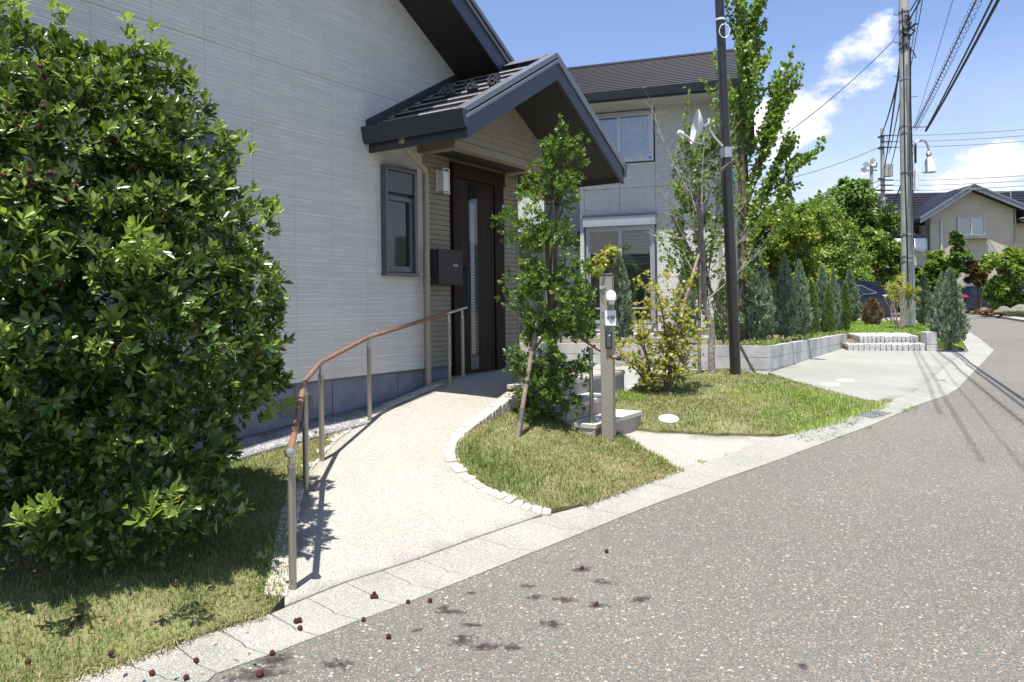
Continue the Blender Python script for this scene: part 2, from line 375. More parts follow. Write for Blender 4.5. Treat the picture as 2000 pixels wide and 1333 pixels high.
L_dead = leafmat('dead_needles', [(.14, .085, .04), (.22, .14, .07)], .8, .1)
L_grass = leafmat('grass_blade', [(.07, .135, .025), (.125, .205, .04), (.21, .26, .075), (.34, .30, .15)], .55, .35)
L_dry = leafmat('dry_grass_blade', [(.16, .20, .05), (.30, .28, .12), (.46, .38, .22), (.32, .24, .14)], .7, .25)
L_long = leafmat('long_grass', [(.15, .25, .035), (.26, .36, .06)], .5, .4)
L_tA = leafmat('broad_leaf_mid', [(.08, .15, .022), (.15, .24, .035), (.24, .32, .05)], .5, .35)
L_tB = leafmat('broad_leaf_dark', [(.05, .10, .018), (.095, .17, .028), (.16, .25, .04)], .5, .3)
L_tC = leafmat('broad_leaf_yellow', [(.12, .19, .025), (.24, .29, .04), (.33, .33, .06)], .5, .38)
L_red = leafmat('reddish_leaf', [(.08, .13, .03), (.28, .09, .04), (.12, .16, .04)], .5, .3)
#PART2
# ------------------------------------------------------------ the lie of the land
UX, UY = 0.549, 0.836                                     # the near house wall runs along (UX, UY); its face looks along (UY, -UX)
P0 = Vector((-0.699, 8.9, 0)); HROT = math.atan2(UY, UX)
def HW(t, g, z=0): return Vector((P0.x + t*UX + g*UY, P0.y + t*UY - g*UX, z))
def TG(x, y): return (x-P0.x)*UX + (y-P0.y)*UY, (x-P0.x)*UY - (y-P0.y)*UX
KIN = [(-160, 1475), (40, 1372), (137, 1330), (240, 1298), (340, 1261), (430, 1232), (527, 1201), (600, 1170), (674, 1140), (745, 1117), (816, 1094), (931, 1052), (1033, 1017), (1138, 990), (1206, 962), (1265, 941), (1330, 918), (1400, 898),
       (1452, 878), (1503, 859), (1545, 848), (1585, 837), (1622, 824), (1657, 812), (1700, 797), (1739, 783), (1783, 768), (1803, 753), (1821, 739), (1838, 725), (1853, 711), (1872, 699), (1891, 687), (1882, 670), (1867, 655), (1834, 642), (1790, 633), (1745, 629), (1690, 627), (1600, 627)]
KOUT = [(0, 1530), (190, 1440), (300, 1385), (398, 1340), (423, 1318), (525, 1282), (622, 1245), (702, 1214), (784, 1184), (855, 1155), (926, 1127), (1046, 1079), (1146, 1039), (1230, 1005), (1292, 981), (1357, 958), (1415, 936), (1480, 914),
        (1530, 896), (1580, 877), (1616, 864), (1650, 851), (1686, 838), (1720, 824), (1757, 808), (1793, 792), (1850, 773), (1871, 760), (1884, 746), (1898, 731), (1914, 715), (1928, 700), (1941, 685), (1916, 664), (1893, 649), (1858, 636), (1805, 626), (1756, 622), (1700, 620), (1600, 620)]
kin = [gp(a, b, lambda x, y: zr(y) + .045) for a, b in KIN]
kout = [gp(a, b, zroad) for a, b in KOUT]
kinA = np.array([(p.x, p.y) for p in kin])
def kd(x, y):
    """distance to the inner kerb line and the height there"""
    a, b = kinA[:-1], kinA[1:]; p = np.array([x, y]); d = b - a
    t = np.clip(((p - a)*d).sum(1)/(d*d).sum(1), 0, 1); q = a + d*t[:, None]
    r = np.hypot(*(p - q).T); i = r.argmin(); return r[i], zr(q[i, 1]) + .045
def zlot(x, y):
    d, z = kd(x, y); return z + .46*(1 - math.exp(-d/1.5)) - .12*math.exp(-((x-1.4)**2 + (y-8.0)**2)/.40)
def zleft(x, y):
    d, z = kd(x, y); return z + .018 + min(.60, .175*d)
def zramp(x, y):
    d, z = kd(x, y); t, g = TG(x, y)
    dd = math.hypot(max(0, -.25 - t, t - 1.54), max(0, g - 1.45))
    s = d/(d + dd + 1e-6); return z + .012 + (.80 - z)*s**1.0
reA = None
def zmound(x, y):
    z = zlot(x, y)
    a, b = reA[:-1], reA[1:]; p = np.array([x, y]); d = b - a; t = np.clip(((p-a)*d).sum(1)/(d*d).sum(1), 0, 1); q = a + d*t[:, None]; r = np.hypot(*(p-q).T); i = r.argmin()
    w = max(0, 1 - r[i]/.9); w = w*w*(3-2*w); low = max(0, min(1, (7.6 - q[i, 1])/1.1))
    return z + w*low*(zramp(q[i, 0], q[i, 1]) + .012 - z) + w*(1-low)*.45*(zramp(q[i, 0], q[i, 1]) - z)
def zdrive(x, y): return zr(y) + .045
def zwalk(x, y): return zlot(x, y) - .03
def zback(x, y):
    d, z = kd(x, y); return min(z + .02 + .30*d, .86) if y < 24 else min(z + .02 + .3*d, .86)
road = patch('road', [(-16, -6), (70, -6), (70, 80), (-16, 80)], zroad, m_asph, step=1.5, skirt=0); struct(road)
g_ = MB(); K = 48
for i in range(K+1):
    for j in range(K+1):
        x = ((i/K)*2-1); y = ((j/K)*2-1); x = x*abs(x)**1.5*3500; y = y*abs(y)**1.5*3500
        g_.v.append((x, y, (zr(min(y, 100)) - .22) if abs(y) < 1e9 else 0))
for i in range(K):
    for j in range(K): a = i*(K+1)+j; g_.f.append((a, a+K+1, a+K+2, a+1))
struct(g_.obj('ground', m_far))

# kerb: one cast block after another, each dished along its middle
kerb = struct(thing('kerb', None, None)); 
def kerb_block(A0, B0, A1, B1, gap=.0035):
    la = (A1-A0).length; e = gap/max(la, .05); A0, A1 = A0.lerp(A1, e), A1.lerp(A0, e); B0, B1 = B0.lerp(B1, e), B1.lerp(B0, e)
    prof = [(0, .0), (.03, .003), (.47, -.006), (.55, -.016), (1, .006)]
    m = MB(); vs = []
    for A, B in ((A0, B0), (A1, B1)):
        for s, dz in prof: p = A.lerp(B, s); p.z += dz + .004; vs.append(p)
        for s in (1, 0): p = A.lerp(B, s); p.z -= .22; vs.append(p)
    n = len(prof) + 2; m.add(vs, [(i, (i+1) % n, n+(i+1) % n, n+i) for i in range(n)] + [tuple(range(n))[::-1], tuple(range(n, 2*n))])
    return m.obj('kerb_block', m_kerb, kerb, bevel=.004)
GRATE_I = 24
for i in range(len(kin)-1):
    A0, B0, A1, B1 = kin[i], kout[i], kin[i+1], kout[i+1]
    L_ = ((A1-A0).length + (B1-B0).length)/2; n = max(1, round(L_/.62))
    for k in range(n):
        kerb_block(A0.lerp(A1, k/n), B0.lerp(B1, k/n), A0.lerp(A1, (k+1)/n), B0.lerp(B1, (k+1)/n))

# ramp of washed aggregate
RE = [(1078, 997), (1068, 995), (1046, 991), (1019, 982), (995, 972), (973, 962), (949, 951), (933, 940), (914, 928), (902, 913), (891, 902), (888, 885), (891, 871), (896, 863), (902, 852), (911, 841), (925, 831), (941, 820), (954, 809), (968, 798), (987, 785), (1011, 771), (1033, 760), (1049, 752)]
LE = [(556, 1166), (562, 1120), (570, 1060), (577, 1010), (588, 965), (600, 930), (616, 905), (640, 875), (672, 848), (705, 827), (745, 803), (790, 782), (835, 763), (862, 752)]
re_ = [gp(a, b, zramp) for a, b in RE]; le_ = [gp(a, b, zramp) for a, b in LE]
reA = np.array([(p.x, p.y) for p in re_])
ramp_kerb = [gp(a, b, lambda x, y: zr(y)+.045) for a, b in ((556, 1188), (600, 1170), (674, 1140), (745, 1117), (816, 1094), (931, 1052), (1033, 1017))]
LAND = [HW(-.20, .34), HW(-.02, .34), HW(-.02, -.02), HW(1.54, -.02), HW(1.54, 1.45), HW(.57, 1.45), HW(-.5, 1.45)]
ramp = struct(patch('ramp_path', [tuple(p[:2]) for p in ramp_kerb] + [tuple(p[:2]) for p in re_] + [tuple(p[:2]) for p in LAND[::-1][0:5]] + [tuple(p[:2]) for p in (HW(-.02, .06), HW(-.45, .06))] + [tuple(p[:2]) for p in le_[::-1]], zramp, m_ramp, step=.2, skirt=.35))
# cream stones set along both edges of the ramp
def cobbles(line, hf, side, n, w, parent, dz=.012, off=None):
    P = interp(smoothline(line, 1), n + 1)
    for i in range(n):
        a, b = P[i], P[i+1]; d = (b-a); d.z = 0; L_ = d.length; d.normalize(); nn = Vector((-d.y, d.x, 0))*side
        c = (a+b)/2 + nn*w*(.5 if off is None else off); ww = w*random.uniform(.88, 1.05); ll = L_*random.uniform(.93, .99); rr = random.uniform(-.08, .08)
        dx = Vector((math.cos(rr)*d.x - math.sin(rr)*d.y, math.sin(rr)*d.x + math.cos(rr)*d.y, 0)); nx = Vector((-dx.y, dx.x, 0))
        z = hf(c.x, c.y); jz = dz + random.uniform(-.004, .005)
        q = [c + dx*(sx*ll/2*random.uniform(.9, 1.05)) + nx*(sy*ww/2*random.uniform(.88, 1.06)) for sx, sy in ((-1, -1), (1, -1), (1, 1), (-1, 1))]
        lo = [Vector((p.x, p.y, z - .12)) for p in q]; hi = [Vector((p.x, p.y, hf(p.x, p.y) + jz + random.uniform(-.002, .003))) for p in q]
        MB().hexa(lo, hi).obj('edging_stone', m_cobble, parent, bevel=.008)
cobbles([p for p in re_], zramp, -1, 44, .125, ramp, .012, -.25)
cobbles([p for p in le_], zramp, 1, 42, .125, ramp, .014, .35)

# lawns
def poly2(pxs, hf): return [tuple(gp(a, b, hf)[:2]) for a, b in pxs]
wall_l = [tuple(HW(t, .32)[:2]) for t in (-.55, -7.5)]
left_edge = [tuple((p + Vector((0, 0, 0)))[:2]) for p in le_]
lawnL_poly = [tuple(p[:2]) for p in kin[0:7]] + [tuple(p[:2]) for p in le_] + wall_l + [(-5.5, 1.0)]
lawn_l = struct(patch('lawn', lawnL_poly, zleft, m_soilg, step=.25, skirt=.1))
gravel_strip = struct(patch('gravel_strip', [tuple(HW(t, g)[:2]) for t, g in ((-.45, .0), (-.45, .30), (-1.2, .42), (-2.4, .38), (-7.5, .36), (-7.5, .0))], lambda x, y: zleft(x, y) + .022, m_gravel, step=.25, skirt=.1))
MED = [(1138, 990), (1206, 962), (1265, 941), (1322, 920)]
m1 = [tuple(p[:2]) for p in re_[::-1]][0:] + poly2([(1138, 990), (1206, 962), (1265, 941), (1325, 919)], lambda x, y: zr(y)+.045) + poly2([(1300, 900), (1262, 880), (1216, 852)], zlot) + [tuple(HW(-.02, 2.12)[:2]), tuple(HW(-.52, 2.12)[:2]), tuple(HW(-.52, 1.5)[:2])]
lawn_m = struct(patch('lawn', m1, zmound, m_soilg, step=.2, skirt=.2))
walk_poly = poly2([(1325, 919), (1400, 898), (1452, 878), (1503, 859), (1545, 848)], lambda x, y: zr(y)+.045) + poly2([(1474, 847.5), (1400, 847), (1319, 841), (1244, 836)], zlot) + [tuple(HW(.57, 2.0)[:2]), tuple(HW(-.5, 2.0)[:2]), tuple(HW(-.5, 2.3)[:2])] + poly2([(1190, 848), (1216, 853), (1262, 881), (1300, 901)], zlot)
walk = struct(patch('walkway', walk_poly, zwalk, m_ramp, step=.25, skirt=.15))
mb_back = [(2.0, 10.6), (2.7, 11.6), (3.6, 12.0), (4.2, 11.3)]
m2 = poly2([(1545, 848), (1585, 837), (1622, 824), (1657, 812), (1700, 797), (1739, 784)], lambda x, y: zr(y)+.045) + poly2([(1722, 786), (1660, 778), (1560, 760), (1500, 746)], zdrive) + [(4.05, 11.7), (3.4, 12.1), (2.6, 11.9), (2.0, 11.2), (1.75, 10.4), tuple(HW(1.0, 1.6)[:2]), tuple(HW(.62, 1.6)[:2])] + poly2([(1244, 836), (1319, 841), (1400, 847), (1474, 847.5)], zlot)
def zm2(x, y):
    z = zlot(x, y)
    t = min(1, max(0, (y + .25*x - 10.6)/1.9)); t2 = t*t*(3-2*t)
    e = max(0, min(1, (x - 3.6)/1.6)); 
    return z*(1-.0*t2) - .34*e*max(0, (z - zdrive(x, y)))*1.6 - .10*t2 if z > zdrive(x, y) else z
lawn_r = struct(patch('lawn', m2, lambda x, y: max(zm2(x, y), zdrive(x, y) + .006), m_soilg, step=.25, skirt=.12))
# drive: from the kerb back to the planter and the stone steps
pl_c = onz(1505, 724.5, .43); pl_l = onz(1190, 714, .445); pl_f = onz(1662, 684, .52)
PD = (pl_c - pl_l); PD.z = 0; PD.normalize(); pl_l = pl_c - PD*9.0
st_l = onz(1655, 686, .52); st_r = onz(1815, 686, .52)
dr = [tuple(p[:2]) for p in kin[24:33]] + [tuple(onz(1884, 684, .50)[:2]), tuple((st_r + Vector((.3, .3, 0)))[:2]), (9.3, 18.6), (7.2, 18.6)] + [(pl_c.x + .2, pl_c.y + .3), tuple((pl_l + Vector((0, .2, 0)))[:2]), tuple((HW(1.5, -.3))[:2]), tuple(HW(1.5, 1.3)[:2]), tuple(HW(.62, 1.4)[:2]), (2.6, 9.0)]
drive = struct(patch('driveway', dr, zdrive, m_drive, step=.6, skirt=.2))
# back lawn beyond the drive, car pad and far verge
bl = poly2([(1884, 684), (1880, 669), (1864, 656), (1832, 644), (1790, 635), (1745, 631), (1690, 630), (1600, 630)], lambda x, y: zr(y)+.06) + [(3.0, 26.0), (-1.0, 24.0), (-1.0, 19.5), (6.0, 19.5), (9.2, 18.6), (10.0, 17.6)]
lawn_b = struct(patch('lawn', bl, zback, mat('back_turf', (.12, .17, .035), .95, var=.3, vs=2, bump=1, bs=40), step=.8, skirt=.3))
pad = struct(patch('parking_pad', [(5.5, 26.8), (14.8, 27.2), (16.4, 30.5), (16.0, 37), (4, 37)], lambda x, y: zr(y)+.03, m_drive, step=1.5, skirt=.1))
fv = [(23.6, 33.0), (28.5, 31.5), (45, 29), (45, 60), (25.2, 60), (24.2, 44)]
fv = poly2([(1893, 611), (1940, 618), (2000, 628), (2250, 660)], zroad) + [(60, 45), (60, 75), (33, 75)]
verge = struct(patch('verge', fv, lambda x, y: zr(y)+.10, m_soilg, step=2, skirt=.2))
vk = struct(thing('verge_kerb', None, None)); vq = [gp(a, b, zroad) for a, b in ((1885, 610), (1893, 611.5), (1915, 615), (1940, 618.5), (1970, 623.5), (2000, 628.5), (2060, 638))]
for a, b in zip(vq, vq[1:]):
    d = (b-a).normalized(); nn = Vector((d.y, -d.x, 0))*.16
    MB().hexa([a+nn+Vector((0,0,-.1)), b+nn+Vector((0,0,-.1)), b-nn+Vector((0,0,-.1)), a-nn+Vector((0,0,-.1))], [a+nn+Vector((0,0,.09)), b+nn+Vector((0,0,.09)), b-nn+Vector((0,0,.12)), a-nn+Vector((0,0,.12))]).obj('kerb_block', m_kerb, vk)

# wooded hills on the horizon
def hills():
    nr, na = 14, 120; V = []; F = []
    for i in range(nr):
        for j in range(na):
            a = R(-75 + 150*j/(na-1)); r = 1500 + 170*i; e = math.sin(math.pi*min(1, i/7)/2)
            nz = .62 + .16*math.sin(a*9+1) + .10*math.sin(a*23+.4) + .05*math.sin(a*51) + .025*math.sin(a*130+i)
            V.append((r*math.sin(a), r*math.cos(a), -20 + e*470*nz*(1+.06*math.sin(i*2+a*17))))
    for i in range(nr-1):
        for j in range(na-1): a = i*na+j; F.append((a, a+1, a+na+1, a+na))
    return struct(link(bpy.data.objects.new('hills', np_mesh('hills', V, F, m_hill, True))))
hills()
#PART3
# ------------------------------------------------------------ the near house (local x along the wall, -y out of it)
house = thing('house', 'pale cream house wall with dark gabled entrance porch beside the ramp', 'house', P0, HROT)
def hb(name, mt, t0, t1, g0, g1, z0, z1, parent=None, bevel=0): return bx(name, mt, parent or house, t0, t1, -g1, -g0, z0, z1, bevel)
RAKE = .558
def roofz(t): return 4.72 - .57*(t + .56)                 # soffit line of the big gable on the wall plane
# cream siding: sheets .915 wide (scored at half), one tier to 3.80 and the gable above it
seams = [-.50 - .0]; t = -.923
edges = [-.503] + [-.923 - .4575*k for k in range(0, 17)]
for i in range(len(edges)-1):
    a, b = edges[i+1], edges[i]
    hb('siding_sheet', m_side, a+.0009, b-.0009 if i else b, -.02, 0, .935, 3.798)
    zt0, zt1 = roofz(a)+.05, roofz(b)+.05
    MB().prism([(a+.0009, 0, 3.802), (b-.0009, 0, 3.802), (b-.0009, 0, zt1), (a+.0009, 0, zt0)], (0, .02, 0)).obj('siding_sheet', m_side, house)
m_joint = mat('joint_grey', (.42, .41, .39), .8)
MB().prism([(-8.3, .004, .925), (-.45, .004, .925), (-.45, .004, roofz(-.45)), (-8.3, .004, roofz(-8.3))], (0, .2, 0)).obj('wall_core', m_joint, house)
MB().prism([(-.448, .012, .925), (1.40, .012, .925), (1.40, .012, roofz(1.40)), (-.448, .012, roofz(-.448))], (0, .19, 0)).obj('wall_core', m_side2, house)
for a, b in ((-.502, -.046), (-.044, .41), (.412, 1.39)): MB().prism([(a, 0, 3.46), (b, 0, 3.46), (b, 0, roofz(b)+.05), (a, 0, roofz(a)+.05)], (0, .011, 0)).obj('siding_sheet', m_side, house)
hb('end_wall', m_side2, 1.405, 1.43, -8, .0, .5, 3.5)
# foundation
fe = [-.50] + [-.923] + [-1.85, -2.308, -3.22, -4.14, -5.05, -5.97, -6.9, -7.8]
for a, b in zip(fe[1:], fe):
    if a == -2.308: pass
    hb('foundation_slab', m_found, a+.005, b-.005, -.05, -.022, .15, .915)
hb('foundation_slab', m_found, -.495, -.005, -.05, -.022, .15, .915)
hb('flashing', m_frame, -8.2, -.02, -.02, .006, .918, .932)
hb('foundation_core', m_joint, -8.2, -.003, -.20, -.056, .1, .92)
hb('wall_core', m_side2, .0, 1.40, -.20, -.03, .3, .92)
v = hb('foundation_vent', m_frame, -2.50, -2.10, -.05, -.016, .64, .80)
for k in range(6): hb('vent_louvre', m_frame, -2.48, -2.12, -.03, -.008, .652+k*.024, .664+k*.024, v)
# smooth boards by the door (left of it, and right of it)
def boards(t0, t1, z0, z1, g, clip=None, rowh=.0575, parent=house):
    z = z0; k = 0; shared = {}
    while z < z1 - .01:
        h = min(rowh, z1-z); cuts = [t0]; x = t0 + (.23 if k % 2 else .455)
        while x < t1 - .08: cuts.append(x); x += .455
        cuts.append(t1)
        for a, b in zip(cuts, cuts[1:]):
            a2, b2 = a, b
            if clip:
                lo, hi = clip(z + h); a2, b2 = max(a, lo), min(b, hi)
                if b2 - a2 < .01: continue
            MB().prism([(a2+.0015, -g-.0, z+.002), (a2+.0015, -g-.006, z+.004), (a2+.0015, -g-.003, z+h-.007), (a2+.0015, -g+.006, z+h-.001), (a2+.0015, -g+.012, z+h-.001), (a2+.0015, -g+.012, z+.002)], (b2-a2-.003, 0, 0)).obj('siding_board', m_side2, parent, smooth=False)
        z += rowh; k += 1
boards(-.50, -.01, .935, 3.29, -.004)
boards(1.055, 1.40, .80, 3.29, -.004)
hb('corner_trim', m_side2, 1.402, 1.432, -.04, .008, .5, 3.30)
# porch beam and the gable above it
TB0, TB1, GB = -.577, 1.241, .515; APX, APZ = .332, 4.39
def solid_gable():
    zs = APZ - .26
    MB().prism([(TB0+.01, -.505, 3.385), (TB1-.01, -.505, 3.385), (TB1-.01, -.505, zs-RAKE*(TB1-APX)), (APX, -.505, zs), (TB0+.01, -.505, zs-RAKE*(APX-TB0))], (0, .12, 0)).obj('gable_wall', m_side2, house)
solid_gable()
hb('porch_beam', m_side2, TB0, TB1, .385, GB+.006, 3.30, 3.383, bevel=.006)
hb('porch_beam', m_side2, TB0, TB0+.13, .002, .383, 3.30, 3.60)
hb('porch_beam', m_side2, TB1-.13, TB1, .002, .383, 3.30, 3.60)
boards(TB0, TB1, 3.386, 4.06, GB-.008, clip=lambda z: (APX - (APZ-.27-z)/RAKE, APX + (APZ-.27-z)/RAKE), rowh=.078)
hb('porch_ceiling', m_soffit, TB0+.132, TB1-.132, .0, .383, 3.335, 3.36)
# porch roof
GF = 1.27; TE = 1.685
def slope(sx):
    """one slope: soffit board, deck, fascia and tiles. sx=-1 left, +1 right"""
    def pt(d, g, up): return (APX + sx*d, -g, APZ - RAKE*d + up)
    m = MB(); a = [pt(0, .0, -.255), pt(TE-.04, .0, -.255), pt(TE-.04, .0, -.235), pt(0, .0, -.235)]
    m.prism(a, (0, -(GF-.05), 0)); m.obj('porch_soffit', m_soffit, house)
    m = MB().prism([pt(0, .0, -.232), pt(TE-.05, .0, -.232), pt(TE-.05, .0, -.085), pt(0, .0, -.085)], (0, -(GF-.06), 0)); m.obj('roof_deck', m_black, house)
    # rake fascia in front, with trim and verge metal above it
    m = MB().prism([pt(-.0, GF-.045, -.285), pt(TE+.0, GF-.045, -.285), pt(TE+.0, GF-.045, -.10), pt(-.0, GF-.045, -.10)], (0, -.035, 0)); m.obj('rake_fascia', m_fascia, house)
    m = MB().prism([pt(0, GF-.045, -.098), pt(TE+.03, GF-.045, -.098), pt(TE+.03, GF-.045, -.062), pt(0, GF-.045, -.062)], (0, -.052, 0)); m.obj('rake_trim', m_verge, house, bevel=.003)
    m = MB().prism([pt(0, GF-.13, -.045), pt(TE+.05, GF-.13, -.045), pt(TE+.05, GF-.13, .02), pt(0, GF-.13, .02)], (0, -.125, 0)); m.obj('verge_cap', m_verge, house, bevel=.006)
    # tiles
    nC = 8; ex = (TE+.02)/nC; c = math.hypot(1, RAKE)
    for k in range(nC):
        d1 = TE + .02 - k*ex; d0 = d1 - ex*1.12; cuts = [.02]; x = .02 + (.30 if k % 2 else .15)
        while x < GF-.16: cuts.append(x); x += .30
        cuts.append(GF-.135)
        for a_, b_ in zip(cuts, cuts[1:]):
            d0_ = max(d0, .03)
            sec = [pt(d1, a_+.002, -.066), pt(d1, a_+.002, -.037), pt(d1-.007, a_+.002, -.026), pt(d1-.024, a_+.002, -.021), pt(d0_, a_+.002, -.062), pt(d0_, a_+.002, -.082)]
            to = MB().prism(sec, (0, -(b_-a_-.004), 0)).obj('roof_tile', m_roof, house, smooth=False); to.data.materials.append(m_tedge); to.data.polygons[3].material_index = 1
    # eave fascia and box gutter
    def q(d, g, z): return (APX + sx*d, -g, z)
    ze = APZ - RAKE*TE
    m = MB().prism([q(TE-.05, 0, ze-.27), q(TE-.02, 0, ze-.27), q(TE-.02, 0, ze-.08), q(TE-.05, 0, ze-.08)], (0, -(GF-.05), 0)); m.obj('eave_fascia', m_gutter, house)
    g0 = -.0; G = MB()
    prof = [(.0, .0), (.0, -.145), (.06, -.165), (.085, -.13), (.098, -.05), (.115, -.0), (.108, -.0), (.09, -.05), (.078, -.125), (.055, -.15), (.012, -.14), (.012, 0)]
    G.prism([q(TE-.018+a, 0, ze-.03+b) for a, b in prof], (0, -(GF+.0), 0)); G.obj('gutter', m_gutter, house)
    for gg in (.002, GF-.004):
        MB().prism([q(TE-.018+a, gg, ze-.03+b) for a, b in [(0, 0), (0, -.145), (.06, -.165), (.085, -.13), (.098, -.05), (.115, 0)]], (0, -.006, 0)).obj('gutter_end', m_fascia, house)
slope(-1); slope(1)
MB().prism([(APX-.13, -.0, APZ-.055), (APX, -.0, APZ+.025), (APX+.13, -.0, APZ-.055), (APX, 0, APZ-.02)], (0, -(GF-.14), 0)).obj('ridge_cap', m_verge, house)
MB().prism([(APX-.06, -(GF-.015), APZ-.31), (APX, -(GF-.015), APZ-.275), (APX+.06, -(GF-.015), APZ-.31), (APX+.0, -(GF-.015), APZ-.05)], (0, -.0, .0001)).v
for d, g in ((.62, .22), (.62, .52), (.62, .84), (.86, .42), (.86, .72), (.86, 1.0)):   # snow stops: little hoops on two courses
    c = (APX-d, -g, APZ-RAKE*d-.02); pts = [(c[0]-.0, c[1]-.07+.14*k/6, c[2]+.055*math.sin(math.pi*k/6)) for k in range(7)]
    m = MB()
    for a, b in zip(pts, pts[1:]): m.box(c[0]-.035, c[0]+.012, min(a[1], b[1]), max(a[1], b[1]), min(a[2], b[2])-.004, max(a[2], b[2])+.004)
    m.box(c[0]-.035, c[0]+.01, -g-.03, -g+.03, c[2]-.004, c[2]+.02)
    m.obj('snow_stop', m_frame, house, smooth=False)
# flashing where the porch roof meets the wall
MB().prism([(APX, 0, APZ-.02), (APX-TE-.02, 0, APZ-RAKE*TE-.04), (APX-TE-.02, 0, APZ-RAKE*TE+.06), (APX, 0, APZ+.06)], (0, -.022, 0)).obj('flashing', m_gutter, house)
# big roof: gable end overhanging the wall by .60
OG = .62
def big(tA, tB):
    def z(t, up): return roofz(t) + up
    MB().prism([(tA, -OG+.04, z(tA, 0)), (tB, -OG+.04, z(tB, 0)), (tB, -OG+.04, z(tB, .02)), (tA, -OG+.04, z(tA, .02))], (0, OG+8, 0)).obj('roof_soffit', m_soffit, house)
    MB().prism([(tA, -OG+.05, z(tA, .022)), (tB, -OG+.05, z(tB, .022)), (tB, -OG+.05, z(tB, .23)), (tA, -OG+.05, z(tA, .23))], (0, OG+8, 0)).obj('roof_slab', m_roof, house)
    MB().prism([(tA, -OG+.012, z(tA, -.03)), (tB, -OG+.012, z(tB, -.03)), (tB, -OG+.012, z(tB, .175)), (tA, -OG+.012, z(tA, .175))], (0, .034, 0)).obj('rake_fascia', m_fascia, house)
    MB().prism([(tA, -OG-.01, z(tA, .177)), (tB, -OG-.01, z(tB, .177)), (tB, -OG-.01, z(tB, .215)), (tA, -OG-.01, z(tA, .215))], (0, .06, 0)).obj('rake_trim', m_verge, house)
    MB().prism([(tA, -OG-.03, z(tA, .235)), (tB, -OG-.03, z(tB, .235)), (tB, -OG-.03, z(tB, .29)), (tA, -OG-.03, z(tA, .29))], (0, .14, 0)).obj('verge_cap', m_verge, house, bevel=.006)
big(-3.9, 2.02)
MB().prism([(-3.9, -OG, roofz(-3.9)-.03), (-3.9, -OG, roofz(-3.9)+.25), (-9.5, -OG, roofz(-3.9)+.25-3.2), (-9.5, -OG, roofz(-3.9)-3.23)], (0, OG+8, 0)).obj('roof_slab', m_roof, house)
hb('eave_fascia', m_gutter, 2.02, 2.05, -8, OG, roofz(2.02)-.04, roofz(2.02)+.16)
hb('gutter', m_gutter, 2.052, 2.16, -8, OG, roofz(2.02)-.02, roofz(2.02)+.12)
hb('wall_core', m_side2, -8.3, 1.40, -8, -.215, .2, 3.3)
# downpipe
dp = MB().tube([(-1.31, -.44, 3.33), (-1.31, -.44, 3.235), (-1.24, -.41, 3.19), (-.60, -.12, 3.10), (-.54, -.085, 3.05), (-.54, -.085, .42)], .034, 10).obj('downpipe', m_pipe, house)
for zz in (2.9, 1.9, 1.05): MB().tube([(-.54, -.085, zz), (-.54, -.085, zz+.03)], .039, 10).obj('pipe_clip', m_pipe, dp)
MB().tube([(-1.31, -.44, 3.34), (-1.31, -.44, 3.22)], .045, 10).obj('pipe_outlet', m_pipe, dp)
# windows on the cream wall
def hwin(t0, t1, z0=1.94, z1=3.09):
    w = hb('window', m_glassd, t0+.07, t1-.09, -.012, .012, z0+.10, z1-.34)
    for nm, a, b, c, d, g0, g1 in (('frame', t0, t0+.035, z0+.03, z1, 0, .075), ('frame', t1-.045, t1, z0+.03, z1, 0, .075), ('frame', t0+.036, t1-.046, z1-.05, z1-.002, 0, .078), ('sill', t0-.008, t1+.008, z0, z0+.032, 0, .09),
                                ('sash', t0+.037, t0+.072, z0+.04, z1-.31, 0, .045), ('sash', t1-.092, t1-.048, z0+.04, z1-.31, 0, .045), ('sash', t0+.073, t1-.093, z0+.04, z0+.105, 0, .043), ('sash', t0+.073, t1-.093, z1-.36, z1-.31, 0, .043)):
        hb(nm, m_frame, a, b, g0, g1, c, d, w, bevel=.003)
    hb('shutter_box', m_shut, t0+.037, t1-.047, 0, .052, z1-.275, z1-.053, w, bevel=.003)
    hb('shutter_slot', m_black, t0+.037, t1-.047, 0, .02, z1-.308, z1-.277, w)
    return w
hwin(-1.171, -.671); hwin(-3.42, -2.98); hwin(-4.80, -4.36)
# door
door = hb('door', m_door, .115, .80, -.02, .012, .82, 3.115)
hb('door_glass', m_glassd, .33, .50, .0, .018, 1.02, 3.08, door)
hb('door_kick_plate', m_frame, .335, .495, .0, .022, .86, 1.015, door)
for k in range(100): 
    if k % 1 == 0: hb('door_louvre', m_nframe, .35, .425, .018, .026, 1.05+k*.018, 1.059+k*.018, door)
dh = MB().tube([(.235, -.06, 1.52), (.235, -.06, 2.12)], .012, 8).obj('door_handle', m_black, door)
for zz in (1.58, 2.06): MB().tube([(.235, .0, zz), (.235, -.06, zz)], .008, 6).obj('handle_bracket', m_black, dh)
for zz in (1.86, 1.60): MB().tube([(.175, .0, zz), (.175, -.02, zz)], .014, 10).obj('lock', m_chrome, door)
hb('door_groove', m_black, .215, .222, .0, .014, .86, 3.08, door); hb('door_groove', m_black, .62, .626, .0, .0135, .86, 3.08, door)
hb('door_frame', m_doorf, 0, .112, -.02, .045, .80, 3.12, bevel=.004)
hb('door_frame', m_doorf, .85, 1.048, -.02, .045, .80, 3.12, bevel=.004)
hb('door_frame', m_black, .803, .848, -.02, .02, .80, 3.12)
hb('door_frame', m_doorf, -.012, 1.06, -.02, .06, 3.122, 3.285, bevel=.004)
hb('door_sensor', m_white, 1.0, 1.02, .046, .06, 2.86, 2.89)
hb('threshold', m_frame, .0, 1.05, -.05, .05, .795, .818)
